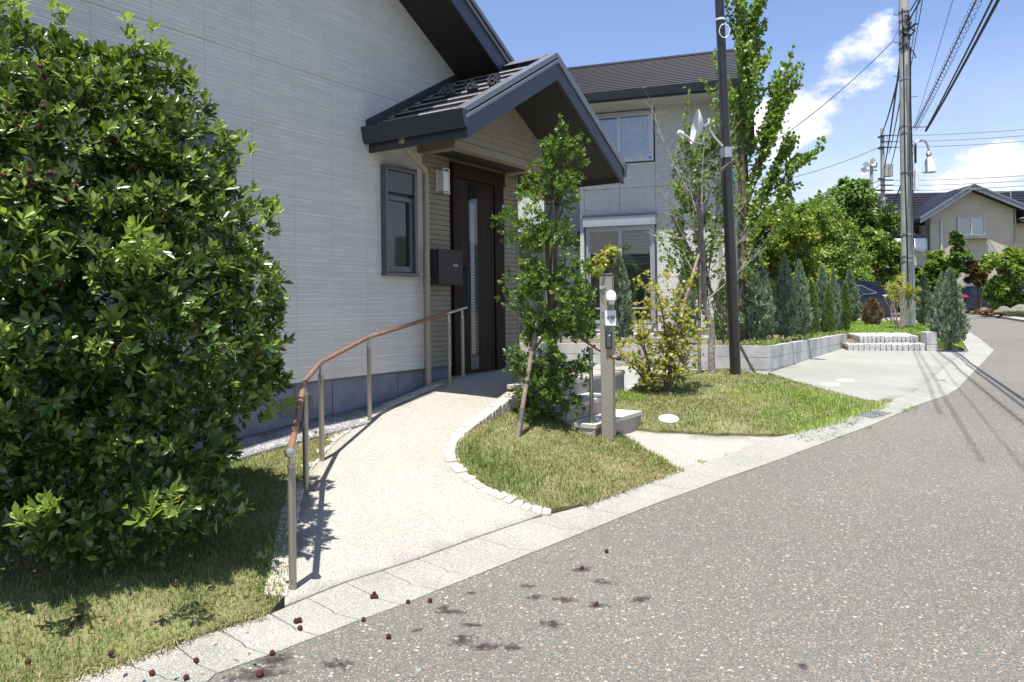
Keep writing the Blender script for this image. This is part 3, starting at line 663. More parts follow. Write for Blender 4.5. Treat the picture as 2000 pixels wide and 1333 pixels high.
# wall lamp and mailbox
lamp = thing('wall_lamp', 'small white panelled wall lamp left of the brown front door', 'lamp', HW(-.21, 0, 2.90), HROT)
bx('back_plate', m_white, lamp, -.055, .055, -.02, .002, .0, .26, .003)
bx('shade', mat('lamp_opal', (.70, .71, .74), .25, var=.02), lamp, -.05, .05, -.105, -.021, .018, .242, .004)
for sx in (-.055, .045): bx('corner_post', m_white, lamp, sx, sx+.01, -.115, -.105, .0, .26)
bx('top_cap', m_steel, lamp, -.06, .06, -.118, .002, .261, .272); bx('bottom_cap', m_steel, lamp, -.06, .06, -.118, .002, -.012, -.001)
mbx = thing('mailbox', 'dark brown wall mailbox reading POST beside the front door', 'mailbox', HW(-.23, 0, 1.86), HROT)
bx('body', mat('mailbox_side', (.03, .03, .03), .5), mbx, -.21, .21, -.15, .0, .0, .385, .003)
bx('front', mat('mailbox_front', (.014, .009, .006), .5), mbx, -.215, .215, -.172, -.152, -.003, .392, .003)
bx('edge_strip', mat('mailbox_strip', (.10, .085, .03), .4), mbx, .19, .20, -.176, -.1725, .0, .39)
def text_obj(name, s, size, loc, rot, mt, parent, ext=.001):
    cu = bpy.data.curves.new(name, 'FONT'); cu.body = s; cu.size = size; cu.extrude = ext; cu.align_x = 'CENTER'; cu.align_y = 'CENTER'; cu.materials.append(mt)
    cu.space_character = 1.2 if s == 'POST' else 1.0
    tmp = bpy.data.objects.new('tmp', cu); COL.objects.link(tmp); bpy.context.view_layer.update()
    me = bpy.data.meshes.new_from_object(tmp.evaluated_get(bpy.context.evaluated_depsgraph_get())); bpy.data.objects.remove(tmp); me.name = name
    if not me.materials: me.materials.append(mt)
    o = link(bpy.data.objects.new(name, me), parent); o.location = loc; o.rotation_euler = rot; return o
text_obj('lettering', 'POST', .034, (.09, -.1745, .215), (math.pi/2, 0, 0), m_white, mbx)

# ------------------------------------------------------------ handrail along the ramp
def rail_pts():
    base = [gp(572, 1150, zramp), gp(598, 957, zramp), gp(629, 900, zramp), gp(722, 822, zramp), gp(878, 750, zramp), gp(904, 737, zramp)]
    return base
rb = rail_pts()
hr = thing('handrail', 'curved wood-toned handrail on pale metal posts climbing the ramp', 'handrail', rb[0])
o0 = rb[0]; tops = [p - o0 + Vector((0, 0, h)) for p, h in zip(rb, (.765, .79, .79, .79, .775, .775))]
for p, t_ in zip(rb, tops):
    b = p - o0; i_ = tops.index(t_)
    lean = Vector((0, 0, 0))
    po = MB().tube([b + Vector((0, 0, -.08)), Vector((b.x, b.y, t_.z-.085))], .021, 14).obj('post', m_post, hr)
    MB().tube([Vector((b.x, b.y, t_.z-.09)), Vector((b.x, b.y, t_.z-.02))], .013, 10).obj('bracket', m_steel, po)
    MB().tube([Vector((b.x, b.y, t_.z-.10)), Vector((b.x, b.y, t_.z-.084))], .0225, 14).obj('collar', m_steel, po)
    MB().tube([b + Vector((.0, -.02, .05)), b + Vector((0, -.024, .05))], .005, 8).obj('screw', m_frame, po)
ext0 = tops[0] + (tops[0]-tops[1]).normalized()*.045
ctrl = [ext0] + tops
for i, (a, b) in enumerate(((ext0, tops[1]), (tops[1], tops[2]), (tops[2], tops[3]), (tops[3], tops[4]))):
    d = (b-a).normalized(); n_ = 6; mid = []
    for k in range(n_+1):
        s = k/n_; p = a.lerp(b, s); mid.append(p)
    MB().tube([a + d*(.03 if i else .0)] + mid[1:-1] + [b - d*.03], .0195, 14).obj('rail', m_rail, hr)
MB().tube([tops[4] + (tops[5]-tops[4])*.02, tops[5] + (tops[5]-tops[4])*.35], .0165, 12).obj('rail', m_steel, hr)
for i in (1, 2, 3, 4):
    d0 = (tops[i]-tops[i-1]).normalized(); d1 = (tops[i+1]-tops[i]).normalized()
    MB().tube([tops[i]-d0*.045, tops[i], tops[i]+d1*.045], .0212, 14).obj('joint', m_steel if i == 4 else m_post, hr)
MB().lathe([(.0, -.03), (.018, -.028), (.03, -.018), (.034, 0), (.03, .016), (.016, .024), (0, .026)], ext0, 14).obj('end_cap', m_steel, hr)

# ------------------------------------------------------------ tiled steps down from the porch to the walkway
steps = thing('porch_steps', 'tiled steps climbing from the short walkway to the porch landing', 'steps', P0, HROT)
def stp(t0, t1, g0, g1, z0, z1, rise, n):
    bx('tread', m_stepc, steps, t0, t1, -g1-.012, -g0, z1-.045, z1, .004)
    w = (t1-t0)/n
    for k in range(n): bx('riser_tile', m_stepr, steps, t0+k*w+.003, t0+(k+1)*w-.003, -g1, -g1+.02, z0, z1-.048, .003)
    d = (g1-g0); nd = max(1, round(d/.2))
    for k in range(nd): bx('side_tile', m_stepr, steps, t1-.02, t1-.001, -g1+.022+k*(d-.022)/nd+.002, -g1+.022+(k+1)*(d-.022)/nd-.002, z0, z1-.048, .003)
    MB().box(t0+.01, t1-.022, -g1+.021, -g0, z0, z1-.047).obj('core', m_joint, steps)
stp(-.52, .57, 1.45, 2.10, .20, .47, .16, 7)
stp(-.52, .57, 1.452, 1.80, .475, .635, .16, 7)
bx('tread', m_stepc, steps, -.52, 1.55, -1.462, -1.1, .76, .806, .004)
for k in range(10): bx('riser_tile', m_stepr, steps, -.52+k*.207+.003, -.52+(k+1)*.207-.003, -1.45, -1.43, .20 if k*.207-.52 > .5 else .64, .757, .003)
for k in range(6): bx('side_tile', m_stepr, steps, 1.53, 1.549, -1.428+k*.24+.002, -1.428+(k+1)*.24-.002, .3, .757, .003)
srail = thing('step_handrail', 'short sloping handrail beside the porch steps, partly behind the young evergreen', 'handrail', P0, HROT)
MB().tube([(-.45, -1.56, 1.48), (-.45, -1.66, 1.435), (-.45, -2.25, 1.115), (-.45, -2.32, 1.105)], .0185, 12).obj('rail', m_rail, srail)
MB().lathe([(0, -.02), (.02, -.018), (.028, 0), (.02, .018), (0, .02)], (-.45, -2.33, 1.10), 12).obj('end_cap', m_black, srail)
MB().tube([(-.45, -2.035, .47), (-.45, -2.035, 1.20)], .019, 12).obj('post', m_post, srail)
MB().tube([(-.45, -1.58, .635), (-.45, -1.58, 1.46)], .019, 12).obj('post', m_post, srail)

# ------------------------------------------------------------ name post
npz = .26; NP = HW(-.42, 2.20, npz)
npost = thing('name_post', 'slim grey gate post with white dome lamp, name plate and intercom', 'gate post', NP, R(-20))
bx('post', m_namep, npost, -.058, .058, -.055, .055, 0, 1.63, .004)
bx('post_side', mat('post_side_dark', (.11, .11, .10), .5, .3), npost, -.0595, -.0581, -.05, .05, .02, 1.40)
bx('cap', m_frame, npost, -.063, .063, -.06, .06, 1.631, 1.645, .002)
bx('sensor_strip', m_white, npost, -.056, -.015, -.0585, -.0552, 1.50, 1.53)
nl = thing('dome', None, None); nl.parent = npost; nl.location = (.062, -.10, 1.40); nl.scale = (.9, .9, .9); COLn = None
MB().lathe([(.055, -.01), (.057, .02), (.053, .05), (.04, .078), (.02, .092), (0, .096)], (0, 0, 0), 18).obj('dome_shade', m_white, nl)
MB().lathe([(.0, -.055), (.030, -.055), (.034, -.05), (.038, -.01)], (0, 0, 0), 14).obj('dome_glass', m_clear, nl)
bx('dome_arm', m_namep, npost, .015, .075, -.07, -.056, 1.33, 1.44)
npl = bx('name_plate', m_white, npost, -.002, .102, -.085, -.073, 1.15, 1.295, .003)
bx('plate_bracket', m_steel, npost, -.035, .0, -.072, -.056, 1.28, 1.315)
bx('plate_stand_off', m_steel, npost, -.02, .05, -.0725, -.056, 1.16, 1.28)
text_obj('lettering', '中野', .042, (.052, -.0865, 1.222), (math.pi/2, 0, 0), m_black, npost)
ic = bx('intercom', m_black, npost, -.004, .060, -.085, -.056, .935, 1.10, .004)
bx('intercom_face', m_frame, ic, .012, .052, -.0875, -.0852, .95, 1.085); MB().lathe([(.009, 0), (.009, .003), (0, .003)], (.040, -.0878, 1.06), 10, (0, -1, 0)).obj('camera_lens', m_clear, ic)
#PART4
# ------------------------------------------------------------ planter wall of fluted blocks
PZ0, PZ1 = .42, .862
planter = thing('planter_wall', 'low grey block retaining wall round the bed of conifers', 'wall', (0, 0, 0))
m_blockf = None
def fluted(name, col):
    m, nt, N, L, P = newmat(name); P.inputs['Roughness'].default_value = .85
    return m
def block(a, b, z0, z1, flute, top):
    d = (b-a); d.z = 0; Ln = d.length; d.normalize(); nn = Vector((d.y, -d.x, 0))      # outward
    if nn.y > 0 and abs(nn.y) > .2: nn = -nn
    m = MB(); e = .006
    def P(s, o, z): p = a + d*s + nn*o; return Vector((p.x, p.y, z))
    if not flute: m.hexa([P(e, 0, z0), P(Ln-e, 0, z0), P(Ln-e, -.12, z0), P(e, -.12, z0)], [P(e, 0, z1), P(Ln-e, 0, z1), P(Ln-e, -.12, z1), P(e, -.12, z1)])
    else:
        n = 11; poly = []
        for k in range(n):
            s0 = e + (Ln-2*e)*k/n; s1 = e + (Ln-2*e)*(k+1)/n; w = (s1-s0)*.18
            poly += [P(s0+w, -.007, z0), P(s0+w*1.6, 0, z0), P(s1-w*1.6, 0, z0), P(s1-w, -.007, z0)]
        poly += [P(Ln-e, -.12, z0), P(e, -.12, z0)]
        m.prism(poly, (0, 0, z1-z0))
    m.obj('block', m_block, planter, smooth=False)
def wallrun(A, B, z0a, z0b):
    L_ = (B-A).length; n = max(1, round(L_/.40)); zt = PZ1
    for c in range(2):
        for k in range(n):
            s0, s1 = k/n, (k+1)/n; a, b = A.lerp(B, s0), A.lerp(B, s1); lo = z0a*(1-(s0+s1)/2) + z0b*(s0+s1)/2
            block(a, b, zt-.20 if c == 0 else zt-.408, zt-.003 if c == 0 else zt-.212, k % 3 != 1, c == 0)
    nn = (B-A).normalized(); nn = Vector((nn.y, -nn.x, 0)); nn = nn if nn.y < 0 else -nn
    q = [A - nn*.008, B - nn*.008, B - nn*.11, A - nn*.11]
    MB().hexa([Vector((p.x, p.y, .2)) for p in q], [Vector((p.x, p.y, zt-.012)) for p in q]).obj('core', m_joint, planter, smooth=False)
pcn = Vector((pl_c.x, pl_c.y, 0)); pfn = Vector((pl_f.x + .25, pl_f.y + .75, 0)); pll = Vector((pl_l.x, pl_l.y, 0))
wallrun(pll, pcn, .42, .42); wallrun(pcn, pfn, .42, .52)
bedz = lambda x, y: .805 + .02*math.sin(x*3)*math.sin(y*2.3)
nb_ = Vector((-PD.y, PD.x, 0))
bed_poly = [tuple(p[:2]) for p in (pll + nb_*.1, pcn + nb_*.12 - PD*.05, pfn + Vector((-.12, .05, 0)), Vector((9.2, 19.2, 0)), Vector((8.6, 24.5, 0)), Vector((3.0, 25, 0)), pll + nb_*4 + Vector((0, 0, 0)))]
bed = struct(patch('planting_bed', bed_poly, bedz, m_soil, step=.6, skirt=.2))
# stone steps and paving beyond the drive
sst = thing('stone_steps', 'two low steps of rough granite setts at the far end of the driveway', 'steps', (0, 0, 0))
sA, sB = onz(1656, 685.5, .52), onz(1808, 685.5, .52); sA.z = sB.z = 0; sd_ = (sB-sA).normalized(); sn = Vector((-sd_.y, sd_.x, 0))
def sett(c, w, d, z0, z1, par):
    q = []
    for sx, sy in ((-1, -1), (1, -1), (1, 1), (-1, 1)): q.append(c + sd_*sx*w/2*random.uniform(.9, 1.0) + sn*sy*d/2*random.uniform(.88, 1))
    MB().hexa([Vector((p.x, p.y, z0)) for p in q], [Vector((p.x, p.y, z1 + random.uniform(-.012, .008))) for p in q]).obj('sett', m_granite, par, bevel=.015)
LS = (sB-sA).length
for row, (off, z1) in enumerate(((0, .675), (.22, .68), (.50, .835), (.72, .845), (.94, .85), (1.16, .852), (1.40, .856), (1.64, .86), (1.90, .865))):
    n = 14; x0 = 0 if row < 2 else .35
    for k in range(n):
        w = (LS - x0)/n; c = sA + sd_*(x0 + w*(k+.5)) + sn*(off + .1)
        sett(c, w*.94, .215, z1-.20, z1, sst)
MB().hexa([Vector((p.x, p.y, .3)) for p in (sA+sn*.03, sB+sn*.03, sB+sn*2.1, sA+sn*2.1)], [Vector((p.x, p.y, z)) for p, z in ((sA+sn*.05, .60), (sB+sn*.05, .60), (sB+sn*2.1, .80), (sA+sn*2.1, .80))]).obj('mortar', m_soil, sst)
eb = thing('end_block', 'short grey block pillar at the right end of the granite steps', 'pillar', (0, 0, 0))
for z0, z1 in ((.40, .655), (.663, .93)):
    c = sB + sd_*.12; q = [c + sd_*sx*.105 + sn*(sy) for sx, sy in ((-1, -.05), (1, -.05), (1, .42), (-1, .42))]
    MB().hexa([Vector((p.x, p.y, z0)) for p in q], [Vector((p.x, p.y, z1)) for p in q]).obj('block', m_block, eb, bevel=.008)

# ------------------------------------------------------------ neighbouring house
NU = Vector((.951, -.310, 0)); NR = math.atan2(-.310, .951)
NP0 = at(1213, 600, 19.4); NP0.z = 0
nh = thing('house', 'grey two-storey neighbouring house behind the conifer bed', 'house', NP0, NR)
def nb(name, mt, a0, a1, y0, y1, z0, z1, parent=None, bevel=0): return bx(name, mt, parent or nh, a0, a1, y0, y1, z0, z1, bevel)
AL, AR, ZF, ZE = -1.03, 2.72, 1.10, 6.72
# wall panels round the two windows
def npanel(a0, a1, z0, z1, y=0.0): nb('wall_panel', m_nwall, a0+.004, a1-.004, y-.02, y+.02, z0+.004, z1-.004)
cols = [AL, -.905, .905, 1.82, AR]
for a0, a1 in zip(cols, cols[1:]):
    if a0 == -.905:
        npanel(a0, 0, 3.90, 4.55); npanel(0, a1, 3.90, 4.55); npanel(a0, 0, 4.55, 5.17); npanel(0, a1, 4.55, 5.17); npanel(a0, a1, 6.50, ZE); npanel(a0, a1, .95, 1.12)
    else:
        for z0, z1 in ((.95, 2.3), (2.3, 4.55), (4.55, ZE)): npanel(a0, a1, z0, z1)
nb('wall', m_nwall2, AL+.02, AR-.02, .22, 7, .5, ZE)
nb('wall', m_nwall2, AL+.01, -.905, .021, .21, .5, ZE); nb('wall', m_nwall2, .905, AR-.01, .021, .21, .5, ZE); nb('wall', m_nwall2, -.905, .905, .021, .21, 3.9, 5.18)
nb('foundation', m_found, AL, AR, -.01, .2, .4, .948)
# left wing, standing a little forward of the eave shade
nb('wing_wall', m_nwall, -1.9, AL-.01, .6, .7, 3.50, 5.3); nb('wing_wall', m_nwall, -7, -1.9, -.3, -.2, 3.55, 5.3); nb('wing_wall', m_nwall2, -7, AL, .71, 7, .5, 5.3)
nb('wing_wall', m_nwall, -7, -2.75, -.3, -.2, .6, 3.545); nb('wing_fascia', m_soffit, -7, AL-.01, -.31, .60, 3.38, 3.50)
nb('side_door', m_nframe, -2.0, -1.15, .60, .66, 1.1, 3.2); nb('side_door_panel', m_nwall2, -1.92, -1.23, .585, .605, 1.2, 3.1)
# roof
def nroof():
    ov, y0, z0, yr, zr_ = .85, -.85, 6.80, 3.35, 8.80
    L0, L1 = -7.2, AR + .50
    sl_ = (zr_-z0)/(yr-y0)
    MB().prism([(L0, y0+.02, z0-.10), (L0, yr, zr_-.10), (L0, yr+4.2, z0-.10), (L0, yr+4.2, z0-.20), (L0, yr, zr_-.25), (L0, y0+.02, z0-.20)], (L1-L0, 0, 0)).obj('roof_deck', m_roof, nh, smooth=False)
    n = 19
    for k in range(n):
        ya = y0 + (yr-y0)*k/n; yb = ya + (yr-y0)/n*1.15; za = z0 + (ya-y0)*sl_; zb = z0 + (yb-y0)*sl_
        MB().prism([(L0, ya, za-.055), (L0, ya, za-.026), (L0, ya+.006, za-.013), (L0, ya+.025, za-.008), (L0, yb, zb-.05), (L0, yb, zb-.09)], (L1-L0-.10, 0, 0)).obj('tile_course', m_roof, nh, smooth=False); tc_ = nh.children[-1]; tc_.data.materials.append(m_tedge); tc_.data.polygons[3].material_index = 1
    MB().prism([(L0, yr-.12, zr_-.06), (L0, yr, zr_+.03), (L0, yr+.12, zr_-.06)], (L1-L0, 0, 0)).obj('ridge_cap', m_roof, nh)
    MB().prism([(L1-.1, y0, z0-.21), (L1-.1, yr, zr_-.26), (L1-.1, yr, zr_+.0), (L1-.1, y0, z0+.02)], (.06, 0, 0)).obj('rake_fascia', m_fascia, nh)
    MB().prism([(L1-.1, y0, z0+.022), (L1-.1, yr, zr_+.002), (L1-.1, yr, zr_+.06), (L1-.1, y0, z0+.08)], (.09, 0, 0)).obj('verge_cap', m_verge, nh)
    MB().prism([(L0, y0+.0, z0-.06), (L0, y0, z0-.20), (L0, y0-.07, z0-.22), (L0, y0-.12, z0-.04), (L0, y0-.105, z0-.04), (L0, y0-.06, z0-.2), (L0, y0-.015, z0-.19), (L0, y0-.015, z0-.06)], (L1-L0-.1, 0, 0)).obj('gutter', m_gutter, nh)
    nb('soffit', m_nwall2, L0, L1-.1, y0+.02, .0, z0-.27, z0-.21); nb('eave_fascia', m_gutter, L0, L1-.1, y0+.004, y0+.03, z0-.26, z0-.06)
nroof()
MB().tube([(2.45, -.7, 6.6), (2.45, -.68, 6.45), (2.45, -.09, 6.30), (2.45, -.07, 6.2), (2.45, -.07, 1.0)], .035, 8).obj('downpipe', m_pipe, nh)
nb('side_fin', m_soffit, AR+.0, AR+.10, -.6, .1, 4.9, 6.45)
def nwin(a0, a1, z0, z1, blind, shutter, sillz=None):
    w = nb('window', m_room, a0+.02, a1-.02, .16, .20, z0, z1)
    am = (a0+a1)/2
    for nm, p in (('frame', (a0, a0+.06, -.05, .1, z0, z1)), ('frame', (a1-.06, a1, -.05, .1, z0, z1)), ('frame', (a0+.061, a1-.061, -.045, .1, z1-.06, z1-.001)), ('frame', (a0+.061, a1-.061, -.06, .1, z0+.001, z0+.06)),
                  ('sash', (am-.04, am+.0, -.01, .06, z0+.061, z1-.061)), ('sash', (am+.002, am+.045, -.03, .04, z0+.061, z1-.061)), ('sash', (am+.046, a1-.062, -.03, .03, z1-.12, z1-.062)), ('sash', (a1-.12, a1-.062, -.03, .03, z0+.1, z1-.121)), ('sash', (am+.046, a1-.121, -.03, .03, z0+.062, z0+.10)),
                  ('sash', (a0+.062, am-.041, .0, .05, z1-.11, z1-.062)), ('sash', (a0+.062, a0+.10, .0, .05, z0+.062, z1-.111)), ('sash', (a0+.101, am-.041, .0, .05, z0+.062, z0+.10))):
        bx(nm, m_nframe, w, *p)
    bx('pane', m_cglass, w, am+.046, a1-.12, -.002, .002, z0+.10, z1-.12); bx('pane', m_cglass, w, a0+.10, am-.04, .022, .026, z0+.10, z1-.11)
    def curtain(c0, c1, zz0, zz1, mt, y):
        m = MB(); n = int((c1-c0)/.028); vs = []
        for k in range(n+1):
            x = c0 + (c1-c0)*k/n; yy = y + .016*math.sin(k*1.7) + .01*math.sin(k*.6); vs += [(x, yy, zz0), (x, yy, zz1)]
        m.add(vs, [(2*k, 2*k+2, 2*k+3, 2*k+1) for k in range(n)]); m.obj('curtain', mt, w)
    curtain(a0+.08, am-.14, z0+.06, z1-.08, m_curtd, .10); curtain(am+.0, a1-.08, z0+.06, z1-.08, m_curt if not blind else m_curtd, .10)
    if blind:
        for k in range(10):
            zt = z1 - .16 - k*.082; vs = []; n = 8
            for i in range(n+1):
                s = i/n; x = am+.07 + (a1-am-.20)*s; dip = -.03*math.sin(math.pi*s); vs += [(x, .055 + .02*math.sin(math.pi*s), zt-.062+dip), (x, .05, zt+dip)]
            MB().add(vs, [(2*i, 2*i+2, 2*i+3, 2*i+1) for i in range(n)]).obj('blind_fold', m_blind, w)
    if shutter:
        bx('shutter_box', m_nframe, w, a0-.05, a1+.04, -.17, .02, z1+.10, z1+.24); bx('shutter_box', m_nframe, w, a0-.05, a1+.04, -.185, .02, z1+.002, z1+.098); bx('shutter_top', m_fascia, w, a0-.06, a1+.05, -.19, .02, z1+.242, z1+.30)
        bx('shutter_rail', m_fascia, w, a0-.04, a0-.002, -.09, -.021, z0, z1); bx('shutter_rail', m_fascia, w, a1+.002, a1+.05, -.09, -.021, z0, z1)
    return w
nwin(-.87, .87, 1.14, 3.60, True, True)
nwin(-.87, .87, 5.20, 6.47, False, False)
nb('deck_rail', mat('pale_rail', (.42, .36, .28), .6), -.8, 3.6, -2.2, -2.16, 1.52, 1.56)
for a in (-.75, .6, 1.95, 3.3): nb('rail_post', m_nframe, a-.02, a+.02, -2.2, -2.16, .8, 1.515)
nb('garden_step', m_stepc, -.2, .85, -.75, -.35, .80, 1.12); nb('garden_step', m_stepc, -.4, 1.0, -1.4, -.76, .80, .93)
nb('terrace', m_drive, -2.4, 3.2, -1.5, -.012, .80, .845)

# ------------------------------------------------------------ garden ornaments on the terrace wall
def ornament(px, kind, label):
    p = at(px, 652, 17.1); p.z = .84
    o = thing('garden_ornament' if kind == 0 else 'garden_figure', label, 'ornament', p, .2)
    if kind == 0:
        MB().lathe([(.0, .0), (.10, .0), (.115, .10), (.10, .2), (.06, .265), (0, .28)], (0, 0, 0), 14).obj('body', m_white, o)
        for sx in (-1, 1): MB().lathe([(0, -.055), (.025, -.045), (.036, 0), (.025, .045), (0, .055)], (sx*.045, -.10, .14), 10).obj('dark_oval', m_black, o)
    else:
        red, gold = mat('red_enamel', (.35, .02, .03), .4), mat('orange_enamel', (.6, .25, .03), .4)
        MB().lathe([(0, 0), (.06, 0), (.065, .06), (.05, .14), (.02, .17), (0, .17)], (0, 0, 0), 12).obj('body', red, o)
        MB().lathe([(0, -.045), (.035, -.03), (.045, 0), (.035, .03), (0, .045)], (0, 0, .205), 12).obj('head', mat('figure_face', (.55, .42, .36), .5), o)
        MB().lathe([(.06, 0), (.05, .02), (.02, .05), (0, .07)], (0, 0, .225), 12).obj('hat', gold, o)
ornament(1197, 0, 'white ornament with black ovals, left one, beside the gate post')
ornament(1228, 0, 'white ornament with black ovals just right of the front blue conifer')
ornament(1249, 1, 'small red figure with orange hat, the left one beside the yellow-leaved shrub')
ornament(1260, 1, 'small red figure with orange hat, the right one beside the yellow-leaved shrub')

# ------------------------------------------------------------ black lamp post with satellite dish
bp0 = onz(1438, 737, .50); bpt = at(1404, -20, 11.35)
bpole = thing('lamp_post', 'tall black metal lamp post rising from the grass mound', 'lamp post', bp0)
dv = bpt - bp0; LEN = dv.length; dv.normalize(); k_cut = (at(1421, 292, 11.4) - bp0).length
top7 = dv*(LEN + .9)
MB().tube([Vector((0, 0, -.3)), dv*k_cut], .081, 20).obj('shaft', m_pole, bpole)
MB().tube([dv*(k_cut+.0), top7], .066, 20).obj('upper_shaft', m_pole, bpole)
MB().tube([dv*(k_cut-.12), dv*(k_cut+.03)], .086, 20).obj('clamp_collar', m_steel, bpole)
MB().lathe([(.0, .0), (.05, .0), (.05, .006), (0, .008)], Vector((-.055, -.062, 1.62)), 14, (-.66, -.75, 0)).obj('badge', m_dish, bpole)
MB().tube([dv*(k_cut+1.9), dv*(k_cut+1.93)], .072, 16).obj('pole_band', m_white, bpole)
MB().tube([top7, top7 + Vector((0, 0, .1))], .09, 16).obj('lamp_neck', m_pole, bpole)
MB().lathe([(.09, .1), (.22, .14), (.24, .22), (.16, .36), (0, .42)], top7, 18).obj('lamp_head', m_pole, bpole)
ring = [dv*(k_cut+1.72) + Vector((.03+.075*math.cos(t), -.085, .10*math.sin(t))) for t in np.linspace(0, 2*math.pi, 18)]
MB().tube(ring, .006, 6, cap=False).obj('cable_loop', m_white, bpole)
dc = at(1371, 250, 11.2)
dish = thing('satellite_dish', 'white satellite dish on a bent arm clamped to the black lamp post', 'satellite dish', dc)
ax = Vector((-.985, .03, .16)).normalized()
prof = [(r, .11*(r/.25)**2*1.0) for r in np.linspace(0.0, .25, 9)]; prof2 = prof + [(.25, .105)] + [(r, .11*(r/.25)**2 - .008) for r in np.linspace(.245, 0, 8)]
MB().lathe(prof2, (0, 0, 0), 28, ax).obj('reflector', m_dish, dish)
lb = at(1334, 262, 11.0) - dc; lo_ = at(1372, 281, 11.2) - dc
MB().tube([at(1374, 268, 11.25)-dc, lo_, at(1352, 277, 11.08)-dc, at(1343, 268, 11.02)-dc, lb], .014, 8).obj('feed_arm', m_dish, dish)
MB().tube([lb, lb + Vector((-.07, -.02, .03))], .028, 12).obj('feed_horn', m_white, dish)
br = at(1385, 243, 11.3) - dc
MB().tube([Vector((0.02, 0, 0)), br], .03, 8).obj('mount', m_steel, dish)
MB().tube([at(1384, 232, 11.3)-dc, at(1385, 252, 11.3)-dc, at(1395, 268, 11.35)-dc, at(1411, 286, 11.4)-dc], .017, 8).obj('mast_arm', m_dish, dish)
bp0_ = None

# ------------------------------------------------------------ concrete utility pole, street lamp, wires
UP = onz(1775, 641, .83); UPY = UP.y
up = thing('utility_pole', 'thick concrete utility pole crowded with brackets and cables', 'utility pole', UP)
utop = at(1764, -60, UPY) - UP
MB().tube([Vector((0, 0, -.4)), utop], [.192, .130], 24).obj('shaft', m_conc, up)
def upx(py): # centre of the pole at a height read from the photo
    s = (641 - py)/701; return Vector((utop.x*s, utop.y*s, at(1772, py, UPY).z - UP.z)), .192 - .062*s
for py in (27, 44, 64, 88, 98, 157, 248, 262, 339, 460, 503, 512):
    c, r = upx(py); MB().tube([c, c + Vector((0, 0, .05))], r + .012, 20).obj('band', m_steel if py > 100 else m_iron, up)
for i, py in enumerate((30, 58, 84, 114, 150, 190)):
    c, r = upx(py); sx = -1 if i % 2 == 0 else 1; MB().tube([c, c + Vector((sx*.34, -.05, 0))], .012, 6).obj('climbing_step', m_iron, up)
# conduits running down the face
for k, (dx, p0, p1, rr) in enumerate(((-.10, 20, 600, .02), (.04, 60, 560, .016), (.10, 95, 480, .022), (-.02, 130, 345, .028))):
    pts = []
    for s in np.linspace(0, 1, 8): c, r = upx(p0 + (p1-p0)*s); pts.append(c + Vector((dx + .012*math.sin(s*9+k), -math.sqrt(max(.001, r*r-dx*dx)) - .012, 0)))
    MB().tube(pts, rr, 6).obj('conduit', m_wireg if k % 2 else m_wire, up)
for i in range(16): # tangle of splices near the upper brackets
    c, r = upx(random.uniform(30, 98)); a0 = random.uniform(-2.6, .4); p = c + Vector((math.cos(a0)*r*1.15, math.sin(a0)*r*1.15, 0)); q = p + Vector((random.uniform(-.1, .22), random.uniform(-.1, .05), random.uniform(-.35, .2)))
    MB().tube([p, p.lerp(q, .5) + Vector((random.uniform(-.08, .12), -.05, .05)), q], random.uniform(.014, .035), 6).obj('splice', m_wire, up)
c, r = upx(290); MB().box(c.x+r, c.x+r+.10, -.1, .1, c.z-.45, c.z+.1).obj('switch_box', m_wire, up)
# cross bracket to the right
c, r = upx(249); brx = at(1812, 248, UPY) - UP
MB().tube([c, brx], .022, 8).obj('bracket_arm', m_steel, up)
slamp = thing('street_lamp', 'white bell-shaped street lamp on a curved arm fixed to the utility pole', 'street lamp', UP)
def ub(px, py, dy=0): return at(px, py, UPY-.15+dy) - UP
MB().tube([ub(1783, 300), ub(1784, 285), ub(1790, 277), ub(1799, 274), ub(1808, 277), ub(1813, 287), ub(1814, 296)], .03, 10).obj('arm', m_steel, slamp)
MB().tube([ub(1784, 372), ub(1784, 285)], .025, 8).obj('riser_pipe', m_dish, slamp)
bc = ub(1814, 302); MB().lathe([(0, -.085), (.05, -.07), (.085, 0), (.05, .07), (0, .085)], bc, 16).obj('ball_joint', m_steel, slamp)
zc = ub(1816, 337).z; MB().lathe([(.06, bc.z-zc-.07), (.10, bc.z-zc-.14), (.17, .16), (.195, .0), (.18, .0), (.15, .16), (.05, bc.z-zc-.12)], (ub(1815, 337).x, ub(1815, 337).y, zc), 20, (0.02, 0, 1)).obj('bell_shade', m_dish, slamp)
MB().lathe([(0, -.04), (.10, -.02), (.11, .05), (0, .06)], (ub(1815, 337).x, ub(1815, 337).y, zc+.05), 12).obj('bulb', m_clear, slamp)
bb = ub(1788, 353); MB().box(bb.x-.07, bb.x+.09, bb.y-.06, bb.y+.06, ub(1788, 373).z, ub(1788, 333).z).obj('control_box', m_dish, slamp, bevel=.01)
def wire(name, label, a, b, r, sag=.0, mt=None, n=14, group=None):
    pts = [a.lerp(b, k/n) + Vector((0, 0, -4*sag*(k/n)*(1-k/n))) for k in range(n+1)]
    o = MB().tube(pts, r, 6).obj(name, mt or m_wire, None); return tag(o, label, 'cable', group)
def cont(a, px, py, Y, far):                              # through the point seen at (px,py,Y) and on beyond the camera
    b = at(px, py, Y); return a + (b-a)*far
A1 = at(1809, 256, UPY-.1)
wire('overhead_cable', 'thickest black cable sweeping from the bracket up to the right frame edge', A1, cont(A1, 1935, 0, 12.8, 2.6), .028, .25)
wire('overhead_cable', 'twisted black cable just left of the thickest one', at(1807, 256, UPY-.05), cont(at(1807, 256, UPY-.05), 1922, 8, 12.9, 2.6), .019, .22)
A2 = at(1786, 250, UPY-.1); B2 = cont(A2, 1896, 0, 12.6, 2.6)
